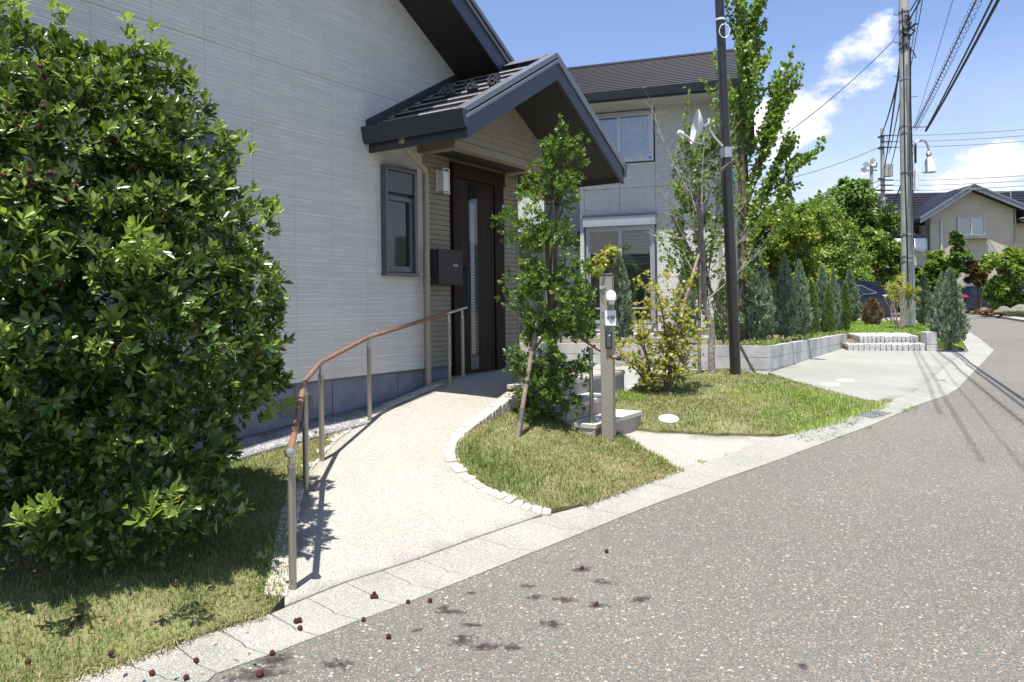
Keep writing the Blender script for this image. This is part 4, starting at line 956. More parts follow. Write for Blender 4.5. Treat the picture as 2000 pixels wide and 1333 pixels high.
cw = wire('spiral_wrapped_cable', 'cable with loose spiral loops left of the twin thick cables', A2, B2, .014, .2)
nS = 900; sp = []
for k in range(nS+1):
    s = k/nS; p = A2.lerp(B2, s) + Vector((0, 0, -4*.2*s*(1-s) - .05)); th = k*.62
    sp.append(p + Vector((math.cos(th)*.075, 0, math.sin(th)*.075)))
MB().tube(sp, .0045, 4, cap=False).obj('spiral_wrap', m_wire, cw)
wire('overhead_cable', 'hair-thin cable crossing open sky left of the spiral one', at(1788, 240, UPY), cont(at(1788, 240, UPY), 1856, 0, 13.4, 2.2), .006, .15, m_wireg)
for i, (y0, x1, rr, lb_) in enumerate(((21, 1789, .02, 'first'), (36, 1796, .024, 'second'), (114, 1793, .010, 'third'), (137, 1801, .010, 'fourth'))):
    a = at(1778, y0, UPY-.1); wire('overhead_cable', f'{lb_} from the top of four cables leaving the upper utility pole for the right', a, cont(a, x1, 0, UPY-1.2-(y0*.03), 3.4), rr, .05)
wire('service_cable', 'thin cable from the utility pole left towards the neighbouring roof', at(1746, 79, UPY), at(1430, 330, 20.5), .012, .25)
wire('service_cable', 'short dead-end tie cable looping at the utility pole', at(1764, 27, UPY), at(1744, 78, UPY-.1), .008, .1)
# second pole, far
P2Y = 46; P2 = at(1726, 560, P2Y); P2.z = 1.0
p2 = thing('utility_pole', 'slimmer far utility pole with transformer, between trees and thick pole', 'utility pole', P2)
p2t = at(1723, 251, P2Y) - P2
MB().tube([Vector((0, 0, 0)), p2t], [.17, .11], 14).obj('shaft', m_conc, p2)
def p2p(px, py): return at(px, py, P2Y-.2) - P2
for py in (268, 290, 350, 372, 395, 420, 440): q = p2p(1724, py); MB().tube([q+Vector((0, .2, 0)), q+Vector((0, .2, .08))], .19, 12).obj('band', m_iron, p2)
for py in (265, 277, 288, 352, 362, 372): MB().tube([p2p(1720, py), p2p(1756 if py < 300 else 1745, py)], .035, 6).obj('crossarm', m_wire, p2)
MB().tube([p2p(1735, 322), p2p(1735, 322) + Vector((0, 0, -.7))], .26, 14).obj('transformer', m_conc, p2)
MB().lathe([(.22, 0), (.16, .4), (.06, .7)], p2p(1729, 500), 10, (0, 0, 1)).obj('lamp_shade', m_dish, p2)
MB().tube([p2p(1733, 263), p2p(1733, 290)], .03, 6).obj('rack', m_conc, p2)
for i, py in enumerate((266, 278, 289)): wire('far_cable', f'grey cable to the far right, number {("one","two","three")[i]} down of the upper three'.replace('number ', ''), at(1726, py, P2Y), at(2060, py-18, P2Y-4), .020, .1, m_wireg)
for i, py in enumerate((353, 363, 373)): wire('far_cable', f'grey cable low over the right-hand roof, {("top","middle","bottom")[i]} one of three', at(1726, py, P2Y), at(2060, py-14, P2Y-4), .020, .1, m_wireg)
for i, (px, py, qx, qy) in enumerate(((1759, 110, 1727, 330), (1760, 130, 1722, 262), (1764, 160, 1736, 300), (1766, 200, 1738, 330))):
    wire('span_cable', f'cable dropping between the two utility poles, {("leftmost","second","third","rightmost")[i]} of four', at(px, py, UPY), at(qx, qy, P2Y), .02 if i > 1 else .03, .2)
wire('span_cable', 'dark cable bundle sagging low behind the utility pole to the street lamp arm', at(1783, 285, UPY+.2), at(1727, 420, P2Y), .03, .5)
for i, (py, qx, qy) in enumerate(((286, 1480, 360), (352, 1500, 405), (360, 1560, 440))):
    wire('far_cable', f'cable running left from the far pole over the trees, {("highest","middle","lowest")[i]} one', at(1721, py, P2Y), at(qx, qy, P2Y+4), .022, .3, m_wire if i else m_wireg)
LP_ = at(1702, 420, 58); LP_.z = 1.0
ls = thing('loudspeaker_pole', 'pole with four grey horn loudspeakers above the tree crowns', 'loudspeaker pole', LP_)
lt = at(1702, 318, 58) - LP_; MB().tube([Vector((0, 0, 0)), lt], .12, 10).obj('shaft', m_conc, ls)
for px, py, dx in ((1692, 324, -1), (1704, 317, .3), (1711, 324, 1), (1688, 334, -1)):
    q = at(px, py, 57.8) - LP_; MB().lathe([(.07, -.45), (.09, -.2), (.2, -.05), (.30, .05), (.28, .05), (.1, -.1)], q, 12, Vector((dx, -.8, 0)).normalized()).obj('horn', m_dish, ls)
MB().tube([at(1686, 333, 58)-LP_, at(1713, 333, 58)-LP_], .05, 6).obj('crossarm', m_conc, ls)

# ------------------------------------------------------------ tan house across the road
RH0 = at(1900, 600, 45); RH0.z = 0; RR = -.05
rh = thing('house', 'tan house with grey gable and laundry balcony across the road', 'house', RH0, RR)
def rbx(name, mt, x0, x1, y0, y1, z0, z1, parent=None): return bx(name, mt, parent or rh, x0, x1, y0, y1, z0, z1)
k45 = 45/1500
def RX(px): return (px - 1900)*k45
def RZ(py): return CZ + (588 - py)*k45
MB().prism([(RX(1822), 0, .9), (RX(1980), 0, .9), (RX(1980), 0, RZ(403)), (RX(1893), 0, RZ(372)), (RX(1822), 0, RZ(403)-.15)], (0, 7, 0)).obj('gable_wall', m_hwall, rh, smooth=False)
rbx('side_wall', m_hwall, RX(1980)+.01, RX(2080), 1.3, 7, .9, RZ(412)); rbx('side_wall', m_hwall, RX(1750), RX(1822)-.01, 1.5, 7, .9, RZ(430))
ax_, az_ = RX(1893), RZ(365); eL = (RX(1792), RZ(428)); eR = (RX(2012), RZ(417))
for (ex, ez) in (eL, eR):
    MB().prism([(ax_, -.6, az_-.2), (ex, -.6, ez-.2), (ex, -.6, ez+.05), (ax_, -.6, az_+.05)], (0, 8, 0)).obj('roof_slope', m_roof, rh, smooth=False)
    MB().prism([(ax_, -.66, az_-.26), (ex, -.66, ez-.26), (ex, -.66, ez-.02), (ax_, -.66, az_-.02)], (0, .055, 0)).obj('rake_fascia', m_verge, rh)
    MB().prism([(ax_, -.70, az_-.01), (ex, -.70, ez-.01), (ex, -.70, ez+.09), (ax_, -.70, az_+.09)], (0, .12, 0)).obj('verge_cap', m_verge, rh)
def tileroof(x0, x1, y0, z0, y1, z1, x0t, n):
    for k in range(n):
        s0, s1 = k/n, (k+1.1)/n; ya, yb = y0+(y1-y0)*s0, y0+(y1-y0)*s1; za, zb = z0+(z1-z0)*s0, z0+(z1-z0)*s1; xl = x0 + (x0t-x0)*s0
        MB().prism([(xl, ya, za-.06), (xl, ya, za+.02), (xl, yb, zb-.04), (xl, yb, zb-.1)], (x1-xl, 0, 0)).obj('tile_course', m_roof, rh, smooth=False)
tileroof(RX(1741), RX(2120), .7, RZ(434), 5.2, RZ(380)+.9, RX(1765), 12)
MB().prism([(RX(1741), .6, RZ(434)), (RX(1765), 5.2, RZ(380)+.9), (RX(1765), 5.2, RZ(380)+1.0), (RX(1741), .6, RZ(434)+.1)], (.12, 0, 0)).obj('verge_cap', m_verge, rh)
rbx('eave_gutter', m_verge, RX(1741), RX(1795), .55, .72, RZ(434)-.18, RZ(434)-.02)
rbx('balcony_wall', m_hwall, RX(1752), RX(1822)-.01, .3, .5, RZ(516), RZ(470)); rbx('balcony_floor', m_verge, RX(1752), RX(1822)-.01, .28, 1.49, RZ(516)-.15, RZ(516)-.01)
rbx('balcony_dark', m_room, RX(1760), RX(1820), 1.40, 1.49, RZ(470), RZ(437))
rbx('post', m_frame, RX(1817), RX(1821), .2, .3, RZ(486), RZ(437))
rbx('carport_wall', m_room, RX(1770), RX(1818), 1.2, 1.49, .9, RZ(522)); 
def rwin(x0, x1, z0, z1, sill):
    w = rbx('window', m_room, RX(x0)+.05, RX(x1)-.05, -.01, .01, RZ(z0)+.05, RZ(z1)-.05); xm = (RX(x0)+RX(x1))/2
    for p in ((RX(x0), RX(x0)+.06, RZ(z0), RZ(z1)), (RX(x1)-.06, RX(x1), RZ(z0), RZ(z1)), (xm-.04, xm+.04, RZ(z0)+.06, RZ(z1)-.06)): bx('frame', m_nframe, w, p[0], p[1], -.08, -.011, p[2], p[3])
    for z in (RZ(z0), RZ(z1)-.06): bx('frame', m_nframe, w, RX(x0)+.061, RX(x1)-.061, -.08, -.011, z, z+.06)
    bx('curtain', m_curt, w, xm+.05, RX(x1)-.07, -.03, -.012, RZ(z0)+.07, RZ(z1)-.07); bx('pane', m_cglass, w, RX(x0)+.07, RX(x1)-.07, -.05, -.045, RZ(z0)+.07, RZ(z1)-.07)
    if sill: bx('window_box', m_verge, w, RX(x0)-.2, RX(x1)+.12, -.45, -.012, RZ(z0)-.22, RZ(z0)-.01)
rwin(1872, 1924, 460, 424, True); rwin(1885, 1928, 600, 506, False)
MB().tube([(RX(1841), -.06, RZ(430)), (RX(1841), -.06, 1.0)], .05, 8).obj('downpipe', m_dish, rh)
MB().tube([(RX(1981), -.08, RZ(408)), (RX(1981), -.08, 1.0)], .04, 8).obj('downpipe', m_pipe, rh)
rbx('small_pane', m_cglass, RX(1750), RX(1770), .25, .29, RZ(488), RZ(468))
MB().tube([(RX(1984), .5, RZ(412)), (RX(1984), .5, RZ(372))], .03, 6).obj('aerial_mast', m_steel, rh); MB().tube([(RX(1940), .5, RZ(378)), (RX(1984), .5, RZ(373))], .02, 6).obj('aerial', m_steel, rh)
quilt = MB(); vs = []; n = 14
for i in range(n+1):
    x = RX(1755) + (RX(1818)-RX(1755))*i/n
    for z, y in ((RZ(489)+.05*math.sin(i*.9), .20), (RZ(480), .18+.015*math.sin(i*1.3)), (RZ(466), .20+.01*math.sin(i*2.1)), (RZ(463), .24), (RZ(463), .56), (RZ(475), .60)): vs.append((x, y, z))
quilt.add(vs, [(i*6+j, (i+1)*6+j, (i+1)*6+j+1, i*6+j+1) for i in range(n) for j in range(5)])
qo = quilt.obj('quilt', m_white, None); qo.location = RH0; qo.rotation_euler = (0, 0, RR); so_ = qo.modifiers.new('thickness', 'SOLIDIFY'); so_.thickness = .07
tag(qo, 'white quilt airing over the balcony wall of the tan house', 'quilt')
lgroup = 'laundry on the balcony'
for i, (px, col, w_) in enumerate(((1749, (.35, .32, .5), .16), (1757, (.6, .6, .7), .2), (1790, (.75, .75, .78), .3), (1800, (.25, .08, .1), .12), (1808, (.2, .2, .35), .22), (1815, (.3, .3, .5), .2))):
    o = MB().box(RX(px)-w_/2, RX(px)+w_/2, .9, .94, RZ(468), RZ(450 + (i % 3)*2)).obj('garment', mat('cloth', col, .9), None); o.location = RH0; o.rotation_euler = (0, 0, RR)
    tag(o, ('lilac garment hanging at the left end of the balcony line', 'pale lilac garment second from left on the balcony line', 'white garment hanging behind the white quilt', 'small dark red garment on the balcony line', 'dark blue garment on the balcony line', 'purple garment at the right end of the balcony line')[i], 'laundry', lgroup)

# ------------------------------------------------------------ two parked cars
def car(name, label, loc, rz, length, width, height, wagon):
    c = thing(name, label, 'car', loc, rz, 'cars parked along the street')
    # side profile, x from rear (0) to front (length)
    h = height
    if wagon: top = [(0.02, .62*h), (.0, .70*h), (.12, .94*h), (.35, h), (2.6, h*.995), (3.3, .90*h), (3.75, .66*h), (length-.1, .56*h), (length, .42*h)]
    else: top = [(0.0, .60*h), (.10, .66*h), (.42, .80*h), (.62, .93*h), (.95, .985*h), (1.7, h), (2.5, .985*h), (3.05, .86*h), (3.6, .66*h), (length-.25, .56*h), (length, .40*h)]
    low = [(length, .30*h), (length-.05, .14*h), (.18, .14*h), (.03, .20*h), (-.03, .36*h), (-.02, .50*h)]
    belt = .60*h; W2 = width/2
    def hw(z): return W2 - (max(0, z-belt)/(h-belt))**1.1*.20 - max(0, .3*h-z)*.12
    prof = top + low; n = len(prof); m = MB(); vs = []
    for s in (-1, -.96, .96, 1):
        for x, z in prof:
            f = 1 if abs(s) < 1 else 1
            y = hw(z)*(1 if s > 0 else -1)*(1 if abs(s) == 1 else .97); e = .0 if abs(s) == 1 else .025
            cx = length/2; cz = .5*h
            xx = x if abs(s) < 1 else cx + (x-cx)*.985; zz = z if abs(s) < 1 else cz + (z-cz)*.97
            vs.append((xx, y if abs(s) < 1 else (abs(hw(z))*(1 if s > 0 else -1)), zz))
    order = [0, 1, 2, 3]
    fs = []
    for a in range(3): fs += [(a*n+i, a*n+(i+1) % n, (a+1)*n+(i+1) % n, (a+1)*n+i) for i in range(n)]
    fs += [tuple(range(n))[::-1], tuple(range(3*n, 4*n))]
    m.add(vs, fs); m.obj('body', m_car, c, bevel=.02)
    def sidepoly(pts, off, nm, mt, th=.012, par=c):
        for sgn in (-1, 1):
            a = [Vector((x, sgn*(hw(z)+off), z)) for x, z in pts]; MB().prism(a, (0, sgn*th, 0)).obj(nm, mt, par, smooth=False)
    if wagon: wins = [[(.45, .66*h), (.45, .90*h), (1.25, .91*h), (1.25, .66*h)], [(1.32, .66*h), (1.32, .91*h), (2.2, .91*h), (2.2, .66*h)], [(2.27, .66*h), (2.27, .91*h), (2.6, .90*h), (3.3, .68*h)]]
    else: wins = [[(.62, .70*h), (1.20, .875*h), (1.36, .885*h), (1.20, .665*h), (.85, .67*h)], [(1.28, .665*h), (1.44, .89*h), (2.1, .90*h), (2.1, .665*h)], [(2.16, .665*h), (2.16, .90*h), (2.55, .885*h), (3.2, .69*h)]]
    for wn in wins:
        sidepoly(wn, .0, 'side_window', m_glassd, .008)
        if not wagon and wn is wins[0]:
            cxm = sum(p[0] for p in wn)/len(wn); czm = sum(p[1] for p in wn)/len(wn)
            for a, b in zip(wn, wn[1:] + wn[:1]):
                for sgn in (-1, 1): MB().tube([(a[0], sgn*(hw(a[1])+.010), a[1]), (b[0], sgn*(hw(b[1])+.010), b[1])], .010, 5).obj('chrome_trim', m_chrome, c)
    # rear glass, lamps, bumper, spoiler
    if wagon:
        MB().prism([(.0, -W2+.2, .69*h), (.0, W2-.2, .69*h), (.09, W2-.28, .90*h), (.09, -W2+.28, .90*h)], (-.012, 0, 0)).obj('rear_window', m_glassd, c)
    else:
        MB().prism([(.12, -W2+.16, .67*h+.01), (.12, W2-.16, .67*h+.01), (.60, W2-.30, .925*h+.012), (.60, -W2+.30, .925*h+.012)], (-.01, 0, .014)).obj('rear_window', m_glassd, c)
        MB().box(.30, .72, -W2+.26, W2-.26, .945*h, .968*h).obj('spoiler', m_car, c, bevel=.01)
    for sgn in (-1, 1):
        y0 = sgn*(W2-.0)
        if wagon: q = [(-.03, .57*h), (.32, .60*h), (.18, .68*h), (-.02, .70*h)]
        else: q = [(-.03, .56*h), (.14, .54*h), (.42, .635*h), (.12, .655*h)]
        lampb = MB().prism([Vector((x, sgn*(hw(z)-.16), z)) for x, z in q], (0, sgn*.178, 0)).obj('tail_lamp', m_clear if not wagon else m_tail, c, bevel=.008)
        q2 = [(x*.55+.03, z*.55 + .6*h*.45) for x, z in q]
        MB().prism([Vector((x, sgn*(hw(z)-.14), z)) for x, z in q2], (0, sgn*.166, 0)).obj('red_lens', m_tail, lampb)
        MB().box(.25 if wagon else .3, .5, sgn*W2-.05, sgn*W2+.03, .0, .0).v
    MB().box(-.045, .0, -.6, .6, .24*h, .27*h).obj('reflector', m_tail, c)
    MB().box(.05, length-.1, -W2+.1, W2-.1, .10*h, .16*h).obj('underbody', m_black, c)
    sidepoly([(.2, .145*h), (.2, .20*h), (length-.3, .20*h), (length-.3, .145*h)], -.02, 'sill_trim', m_black, .03)
    wr = .36 if not wagon else .33
    for x in (.92 if not wagon else .85, length-.95):
        for sgn in (-1, 1):
            w = MB().lathe([(wr-.09, -.10), (wr-.01, -.11), (wr, -.06), (wr, .06), (wr-.01, .11), (wr-.09, .10)], (x, sgn*(W2-.10), wr), 26, (0, sgn, 0)).obj('wheel', m_tyre, c)
            MB().lathe([(0, .055), (.05, .06), (.055, .075), (0, .08)], (x, sgn*(W2-.10), wr), 14, (0, sgn, 0)).obj('hub', m_rim, w)
            MB().lathe([(wr-.11, .04), (wr-.115, .085), (wr-.085, .10), (wr-.082, .04)], (x, sgn*(W2-.10), wr), 26, (0, sgn, 0)).obj('rim', m_rim, w)
            ns = 5 if not wagon else 8
            for k in range(ns):
                t = 2*math.pi*k/ns + .3; u_ = Vector((math.cos(t), 0, math.sin(t))); v_ = Vector((-math.sin(t), 0, math.cos(t))); cc_ = Vector((x, sgn*(W2-.10)+sgn*.05, wr)); ww = .042 if not wagon else .022
                a = [cc_ + u_*.03 + v_*ww, cc_ + u_*.03 - v_*ww, cc_ + u_*(wr-.10) - v_*ww*1.5, cc_ + u_*(wr-.10) + v_*ww*1.5]; MB().prism(a, (0, sgn*.035, 0)).obj('spoke', m_rim, w)
            MB().lathe([(wr+.055, -.02), (wr+.055, .02), (wr+.0, .02), (wr, -.02)], (x, sgn*(W2-.015), wr+.01), 26, (0, sgn, 0)).obj('wheel_arch', m_black, c)
    return c
c1p = onz(1742, 629, .80); car('parked_suv', 'dark navy crossover car parked behind the brown dead conifer', (c1p.x, c1p.y + .9, .80), math.pi + .02, 4.7, 1.86, 1.70, False)
c2p = at(1863, 600, 43.3); car('parked_minivan', 'dark navy minivan half hidden by the green shrubs across the road', (c2p.x, 43.3, float(zr(43.3))+.0), .06, 4.6, 1.75, 1.50, True)
#PART5
# ------------------------------------------------------------ plant-building tools
def leaf_t(w, fold=.05, curl=-.04, tipw=.55):
    return np.array([(0, 0, 0), (-w, tipw, fold*.6), (0, .5, -fold*.4), (w, tipw, fold*.6), (0, 1, curl)], float), np.array([(0, 2, 1), (0, 3, 2), (1, 2, 4), (2, 3, 4)])
def nrm(a): return a/np.maximum(1e-9, np.linalg.norm(a, axis=-1, keepdims=True))
def scatter(P, D, Nh, S, T):
    """place the template at points P with its length along D and its face towards Nh"""
    tv, tf = T; D = nrm(D); Z = nrm(Nh - (Nh*D).sum(1, keepdims=True)*D); X = np.cross(D, Z)
    S = np.asarray(S, float).reshape(-1, 1, 1) if np.ndim(S) else np.full((len(P), 1, 1), S)
    V = P[:, None, :] + S*(tv[None, :, 0:1]*X[:, None, :] + tv[None, :, 1:2]*D[:, None, :] + tv[None, :, 2:3]*Z[:, None, :])
    F = tf[None] + (np.arange(len(P))*len(tv))[:, None, None]
    return V.reshape(-1, 3), F.reshape(-1, 3)
def rosettes(C, A, n, S, spread=(.5, 1.25), stem=.04, g=rng):
    """whorls of n leaves round shoot tips C with axes A -> positions, directions, normals, sizes"""
    A = nrm(A); M = len(C); ref = nrm(g.normal(size=(M, 3))); U = nrm(np.cross(A, ref)); Vv = np.cross(A, U)
    P, D, Nn, Z = [], [], [], []
    for k in range(n):
        ph = 2*math.pi*(k*.382 + g.uniform(-.04, .04, M)); th = g.uniform(spread[0], spread[1], M)*(.55 + .65*k/n)
        d = A*np.cos(th)[:, None] + (U*np.cos(ph)[:, None] + Vv*np.sin(ph)[:, None])*np.sin(th)[:, None]
        d[:, 2] -= .08
        P.append(C - A*(stem*(k/n)*g.uniform(.6, 1.4, M))[:, None]); D.append(d); Nn.append(A + g.normal(size=(M, 3))*.18); Z.append(S*g.uniform(.65, 1.12, M))
    return np.concatenate(P), np.concatenate(D), np.concatenate(Nn), np.concatenate(Z)
def meshobj(name, VF, mt, parent, smooth=False):
    return link(bpy.data.objects.new(name, np_mesh(name, VF[0], VF[1], mt, smooth)), parent)
def join(*a):
    V, F, b = [], [], 0
    for v, f in a: V.append(v); F.append(f + b); b += len(v)
    return np.concatenate(V), np.concatenate(F)
def loc(a, o): return np.asarray(a, float) - np.array([o[0], o[1], o[2]])
class Wood:
    def __init__(s): s.m = MB(); s.tips = []; s.pts = []
    def limb(s, a, b, r0, r1, bend=.1, n=5, seg=6):
        a, b = Vector(a), Vector(b); L_ = (b-a).length; off = Vector((random.uniform(-1, 1), random.uniform(-1, 1), random.uniform(-.3, .6)))*L_*bend
        pts = [a.lerp(b, k/n) + off*math.sin(math.pi*k/n) for k in range(n+1)]
        s.m.tube(pts, [r0 + (r1-r0)*k/n for k in range(n+1)], seg, cap=False); return pts

# ------------------------------------------------------------ the great bayberry bush on the left
BB = Vector((-2.55, 4.55, zleft(-2.55, 4.55)))
bush = thing('bayberry_bush', 'huge glossy dark green fruiting bush filling the left of the view before the wall', 'bush', BB)
LOB = [((-2.72, 4.45, 2.02), (.98, .95, 1.12)), ((-2.6, 4.38, 2.55), (.66, .6, .58)), ((-2.98, 4.3, 2.75), (.55, .5, .62)), ((-2.18, 4.5, 2.22), (.48, .48, .50)), ((-3.05, 4.25, .80), (.80, .55, .62)), ((-2.4, 4.5, .70), (.72, .50, .50)), ((-2.9, 4.08, .50), (.80, .42, .40)), ((-2.15, 4.2, 1.55), (.62, .46, .62)), ((-2.8, 3.85, 1.5), (.75, .45, .72)), ((-2.25, 4.45, .52), (.60, .40, .34)), ((-2.35, 4.4, 2.62), (.42, .42, .42)), ((-2.08, 4.5, 2.5), (.33, .36, .40)), ((-2.95, 3.9, 1.95), (.75, .50, .75)), ((-2.3, 4.05, 1.75), (.55, .40, .55)), ((-2.35, 4.6, 1.60), (.92, .85, 1.12)), ((-3.1, 4.3, 1.6), (.95, .95, 1.25)), ((-2.25, 4.95, 1.32), (.76, .62, .60)), ((-1.80, 5.15, 1.22), (.24, .30, .20)), ((-2.75, 4.5, 1.0), (.80, .58, .62)), ((-2.42, 4.45, 2.15), (.55, .6, .62)), ((-3.3, 4.1, 1.7), (.7, .6, .85)), ((-2.95, 4.35, 2.6), (.5, .5, .55)), ((-1.86, 4.85, 1.95), (.28, .36, .30)), ((-1.95, 5.0, 1.6), (.30, .36, .32))]
def lobes(LOB, N, lo=.86, hi=1.04, g=rng, inner=.80):
    vol = np.array([r[0]*r[1]+r[1]*r[2]+r[0]*r[2] for c, r in LOB]); k = g.choice(len(LOB), N, p=vol/vol.sum())
    c = np.array([l[0] for l in LOB])[k]; r = np.array([l[1] for l in LOB])[k]; d = nrm(g.normal(size=(N, 3))); rad = g.uniform(lo, hi, (N, 1))
    P = c + d*r*rad; A = nrm(d/r); keep = np.ones(N, bool)
    for j, (cc, rr) in enumerate(LOB): keep &= ~((((P - np.array(cc))/np.array(rr))**2).sum(1) < inner**2) | (k == j)
    return P[keep], A[keep]
def clumpy(P, A, fr, amp, g=rng, thr=-.35):
    """break an even shell into bunches and hollows"""
    w = np.zeros(len(P))
    for i in range(5):
        q = g.normal(size=3)*fr*(1 + .5*i); w += np.sin(P @ q + g.uniform(0, 6.28))/(1 + .35*i)
    return P + A*(w*amp)[:, None], w > thr
P1, A1_ = lobes(LOB, 15000, .90, 1.0); P1, kp = clumpy(P1, A1_, 5, .075, thr=-.95); P1, A1_ = P1[kp], A1_[kp]
P1 = P1[:]; m_ = P1[:, 2] > np.array([zleft(x, y) for x, y in P1[:, :2]]) + .08; P1, A1_ = P1[m_], A1_[m_]
ax1 = nrm(A1_*.75 + np.array([0, 0, .55]) + rng.normal(size=A1_.shape)*.35)
T_bay = leaf_t(.19, .08, -.06, .66)
p, d, n_, s = rosettes(P1, ax1, 9, .080)
isnew = np.tile(rng.random(len(P1)) < .09, 9)
outer = (p, d, n_, s)
# the 300 leaves that show largest are objects of their own
camp = np.array([0, 0, CZ]); dist = np.linalg.norm(p - camp, axis=1); facing = np.abs((nrm(n_)*nrm(camp - p)).sum(1))
vis_x = (p[:, 0]/p[:, 1] > -.66); depthkey = s*facing/dist*vis_x
outw = (nrm(np.tile(A1_, (9, 1)))*nrm(camp - p)).sum(1) > .35
order_ = np.argsort(-depthkey*outw); top = order_[:300]; mask = np.ones(len(p), bool); mask[top] = False
meshobj('foliage', scatter(loc(p, BB)[mask & ~isnew], d[mask & ~isnew], n_[mask & ~isnew], s[mask & ~isnew], T_bay), L_bay, bush, True)['kind'] = 'stuff'
meshobj('young_foliage', scatter(loc(p, BB)[mask & isnew], d[mask & isnew], n_[mask & isnew], s[mask & isnew]*.85, T_bay), L_baynew, bush, True)['kind'] = 'stuff'
leaf_me = [np_mesh('leaf', T_bay[0]*np.array([k, 1, 1]), T_bay[1], mt, True) for k, mt in ((1, None), (1.15, None), (.9, None))]
m_single = []
for col in ((.032, .07, .014), (.045, .095, .018), (.065, .13, .024)): m_single.append(leafmat('single_leaf', [col, tuple(c*1.15 for c in col)], .33, .26))
for me, mt in zip(leaf_me, m_single): me.materials.append(mt)
for q in top:
    D = Vector(nrm(d[q])); Nn = Vector(n_[q]); Z = (Nn - D*Nn.dot(D)).normalized(); X = D.cross(Z)
    o = bpy.data.objects.new('leaf', leaf_me[q % 3]); o.matrix_basis = Matrix.Translation(Vector(p[q]) - BB) @ Matrix((X, D, Z)).transposed().to_4x4() @ Matrix.Scale(float(s[q]), 4); link(o, bush)
# inner shade leaves and limbs
P2_, A2_ = lobes(LOB, 3600, .45, .86, inner=.3); m_ = P2_[:, 2] > .42; P2_, A2_ = P2_[m_], A2_[m_]
p, d, n_, s = rosettes(P2_, nrm(A2_ + np.array([0, 0, .4]) + rng.normal(size=A2_.shape)*.5), 6, .10)
meshobj('inner_foliage', scatter(loc(p, BB), d, n_, s, T_bay), L_bay, bush, True)['kind'] = 'stuff'
w = Wood()
for k in range(9):
    a = Vector((random.uniform(-.35, .35), random.uniform(.05, .35), -.1)); c, r = LOB[k % len(LOB)]; b = Vector(c) - BB + Vector((random.uniform(-.3, .1), random.uniform(.1, .35), random.uniform(-.4, .0)))
    pts = w.limb(a, b, .035, .016, .12)
    for j in range(5): q = pts[2 + j % 4]; w.limb(q, q + Vector((random.uniform(-.5, .5), random.uniform(-.4, .4), random.uniform(.05, .3))), .013, .005, .15, 4, 5)
w.m.obj('trunk', m_bark, bush)
# sprigs reaching out of the crown
spr = np.array([at(270, 85, 4.4), at(30, 10, 4.1), at(395, 245, 4.8), at(120, 40, 4.3), at(15, 700, 3.6), at(60, 1000, 3.5), at(290, 470, 3.75), at(600*.45, 480, 3.8), at(40, 420, 3.6), at(505, 400, 5.2), at(295, 985, 3.7), at(500, 560, 5.2), at(312, 108, 4.4), at(450, 285, 5.0), at(470, 520, 4.8), at(525, 425, 5.1), at(520, 800, 4.9)])
sp_l, sa_l = [], []
for q in spr:
    for j in range(7): sp_l.append(q + rng.normal(size=3)*.055); sa_l.append(nrm(np.array([.25, -.2, .8]) + rng.normal(size=3)*.45))
p, d, n_, s = rosettes(np.array(sp_l), np.array(sa_l), 8, .082)
meshobj('sprig', scatter(loc(p, BB), d, n_, s, T_bay), L_baynew, bush, True)['kind'] = 'stuff'
fr_me = MB().lathe([(0, -.013), (.008, -.011), (.013, -.004), (.0135, .003), (.009, .011), (0, .0135)], (0, 0, 0), 9).mesh('fruit', m_fruit)
sel = np.argsort(-(depth := (A1_ @ nrm(np.array([.3, -1, .3])))) + rng.random(len(A1_))*.8)
sel = [i for i in sel if P1[i, 2] > 1.9][:70]
for i in sel:
    for j in range(random.choice((1, 2, 2))):
        q = P1[i] + ax1[i]*random.uniform(-.03, .03) + rng.normal(size=3)*.02; o = bpy.data.objects.new('fruit', fr_me); o.location = Vector(q) - BB; link(o, bush)

# ------------------------------------------------------------ slim evergreen in the middle lawn
TB = at(1070, 824, 7.5); TB.z = zlot(TB.x, TB.y)
ev = thing('young_evergreen', 'slim airy evergreen tree with glossy leaves left of the name post', 'tree', TB)
w = Wood(); spine = [at(x, y, TB.y + dy) - TB for x, y, dy in ((1070, 830, 0), (1072, 740, 0), (1078, 640, .03), (1072, 560, .0), (1068, 470, -.03), (1078, 390, 0), (1086, 330, 0), (1090, 285, .0))]
w.m.tube(spine, [.032, .028, .026, .024, .018, .012, .008, .005], 8); w.limb(at(1072, 560, TB.y)-TB, at(1100, 400, TB.y)-TB, .018, .008, .06); w.limb(at(1076, 640, TB.y)-TB, at(1105, 500, TB.y+.1)-TB, .016, .007, .06)
prof = [(272, 1105, 34), (300, 1092, 48), (340, 1080, 62), (380, 1066, 78), (430, 1052, 72), (470, 1060, 74), (520, 1078, 76), (560, 1078, 86), (610, 1082, 78), (650, 1078, 82), (700, 1074, 90), (745, 1080, 82), (785, 1070, 58)]
rc, ra = [], []
for y, cx, hw_ in prof:
    for j in range(int(2 + hw_/10 + (4 if y > 540 else 0))):
        az = random.uniform(0, 2*math.pi); L_ = hw_*TB.y/1500*random.uniform(.65, 1.05); c0 = at(cx, y, TB.y) - TB; sp0 = min(spine, key=lambda q: abs(q.z - (c0.z - .18)))
        tip = Vector((c0.x + L_*math.cos(az), c0.y + L_*.9*math.sin(az), c0.z + random.uniform(-.1, .1)))
        pts = w.limb(sp0, tip, .007, .0025, .08, 5, 4)
        for q in pts[2:] + [tip]*2:
            for _ in range(2):
                rc.append(np.array(q) + rng.normal(size=3)*.045); ra.append(nrm(np.array([math.cos(az)*.5, math.sin(az)*.5, .75]) + rng.normal(size=3)*.35))
w.m.obj('trunk', m_bark, ev)
T_t = leaf_t(.19, .05, -.03, .62)
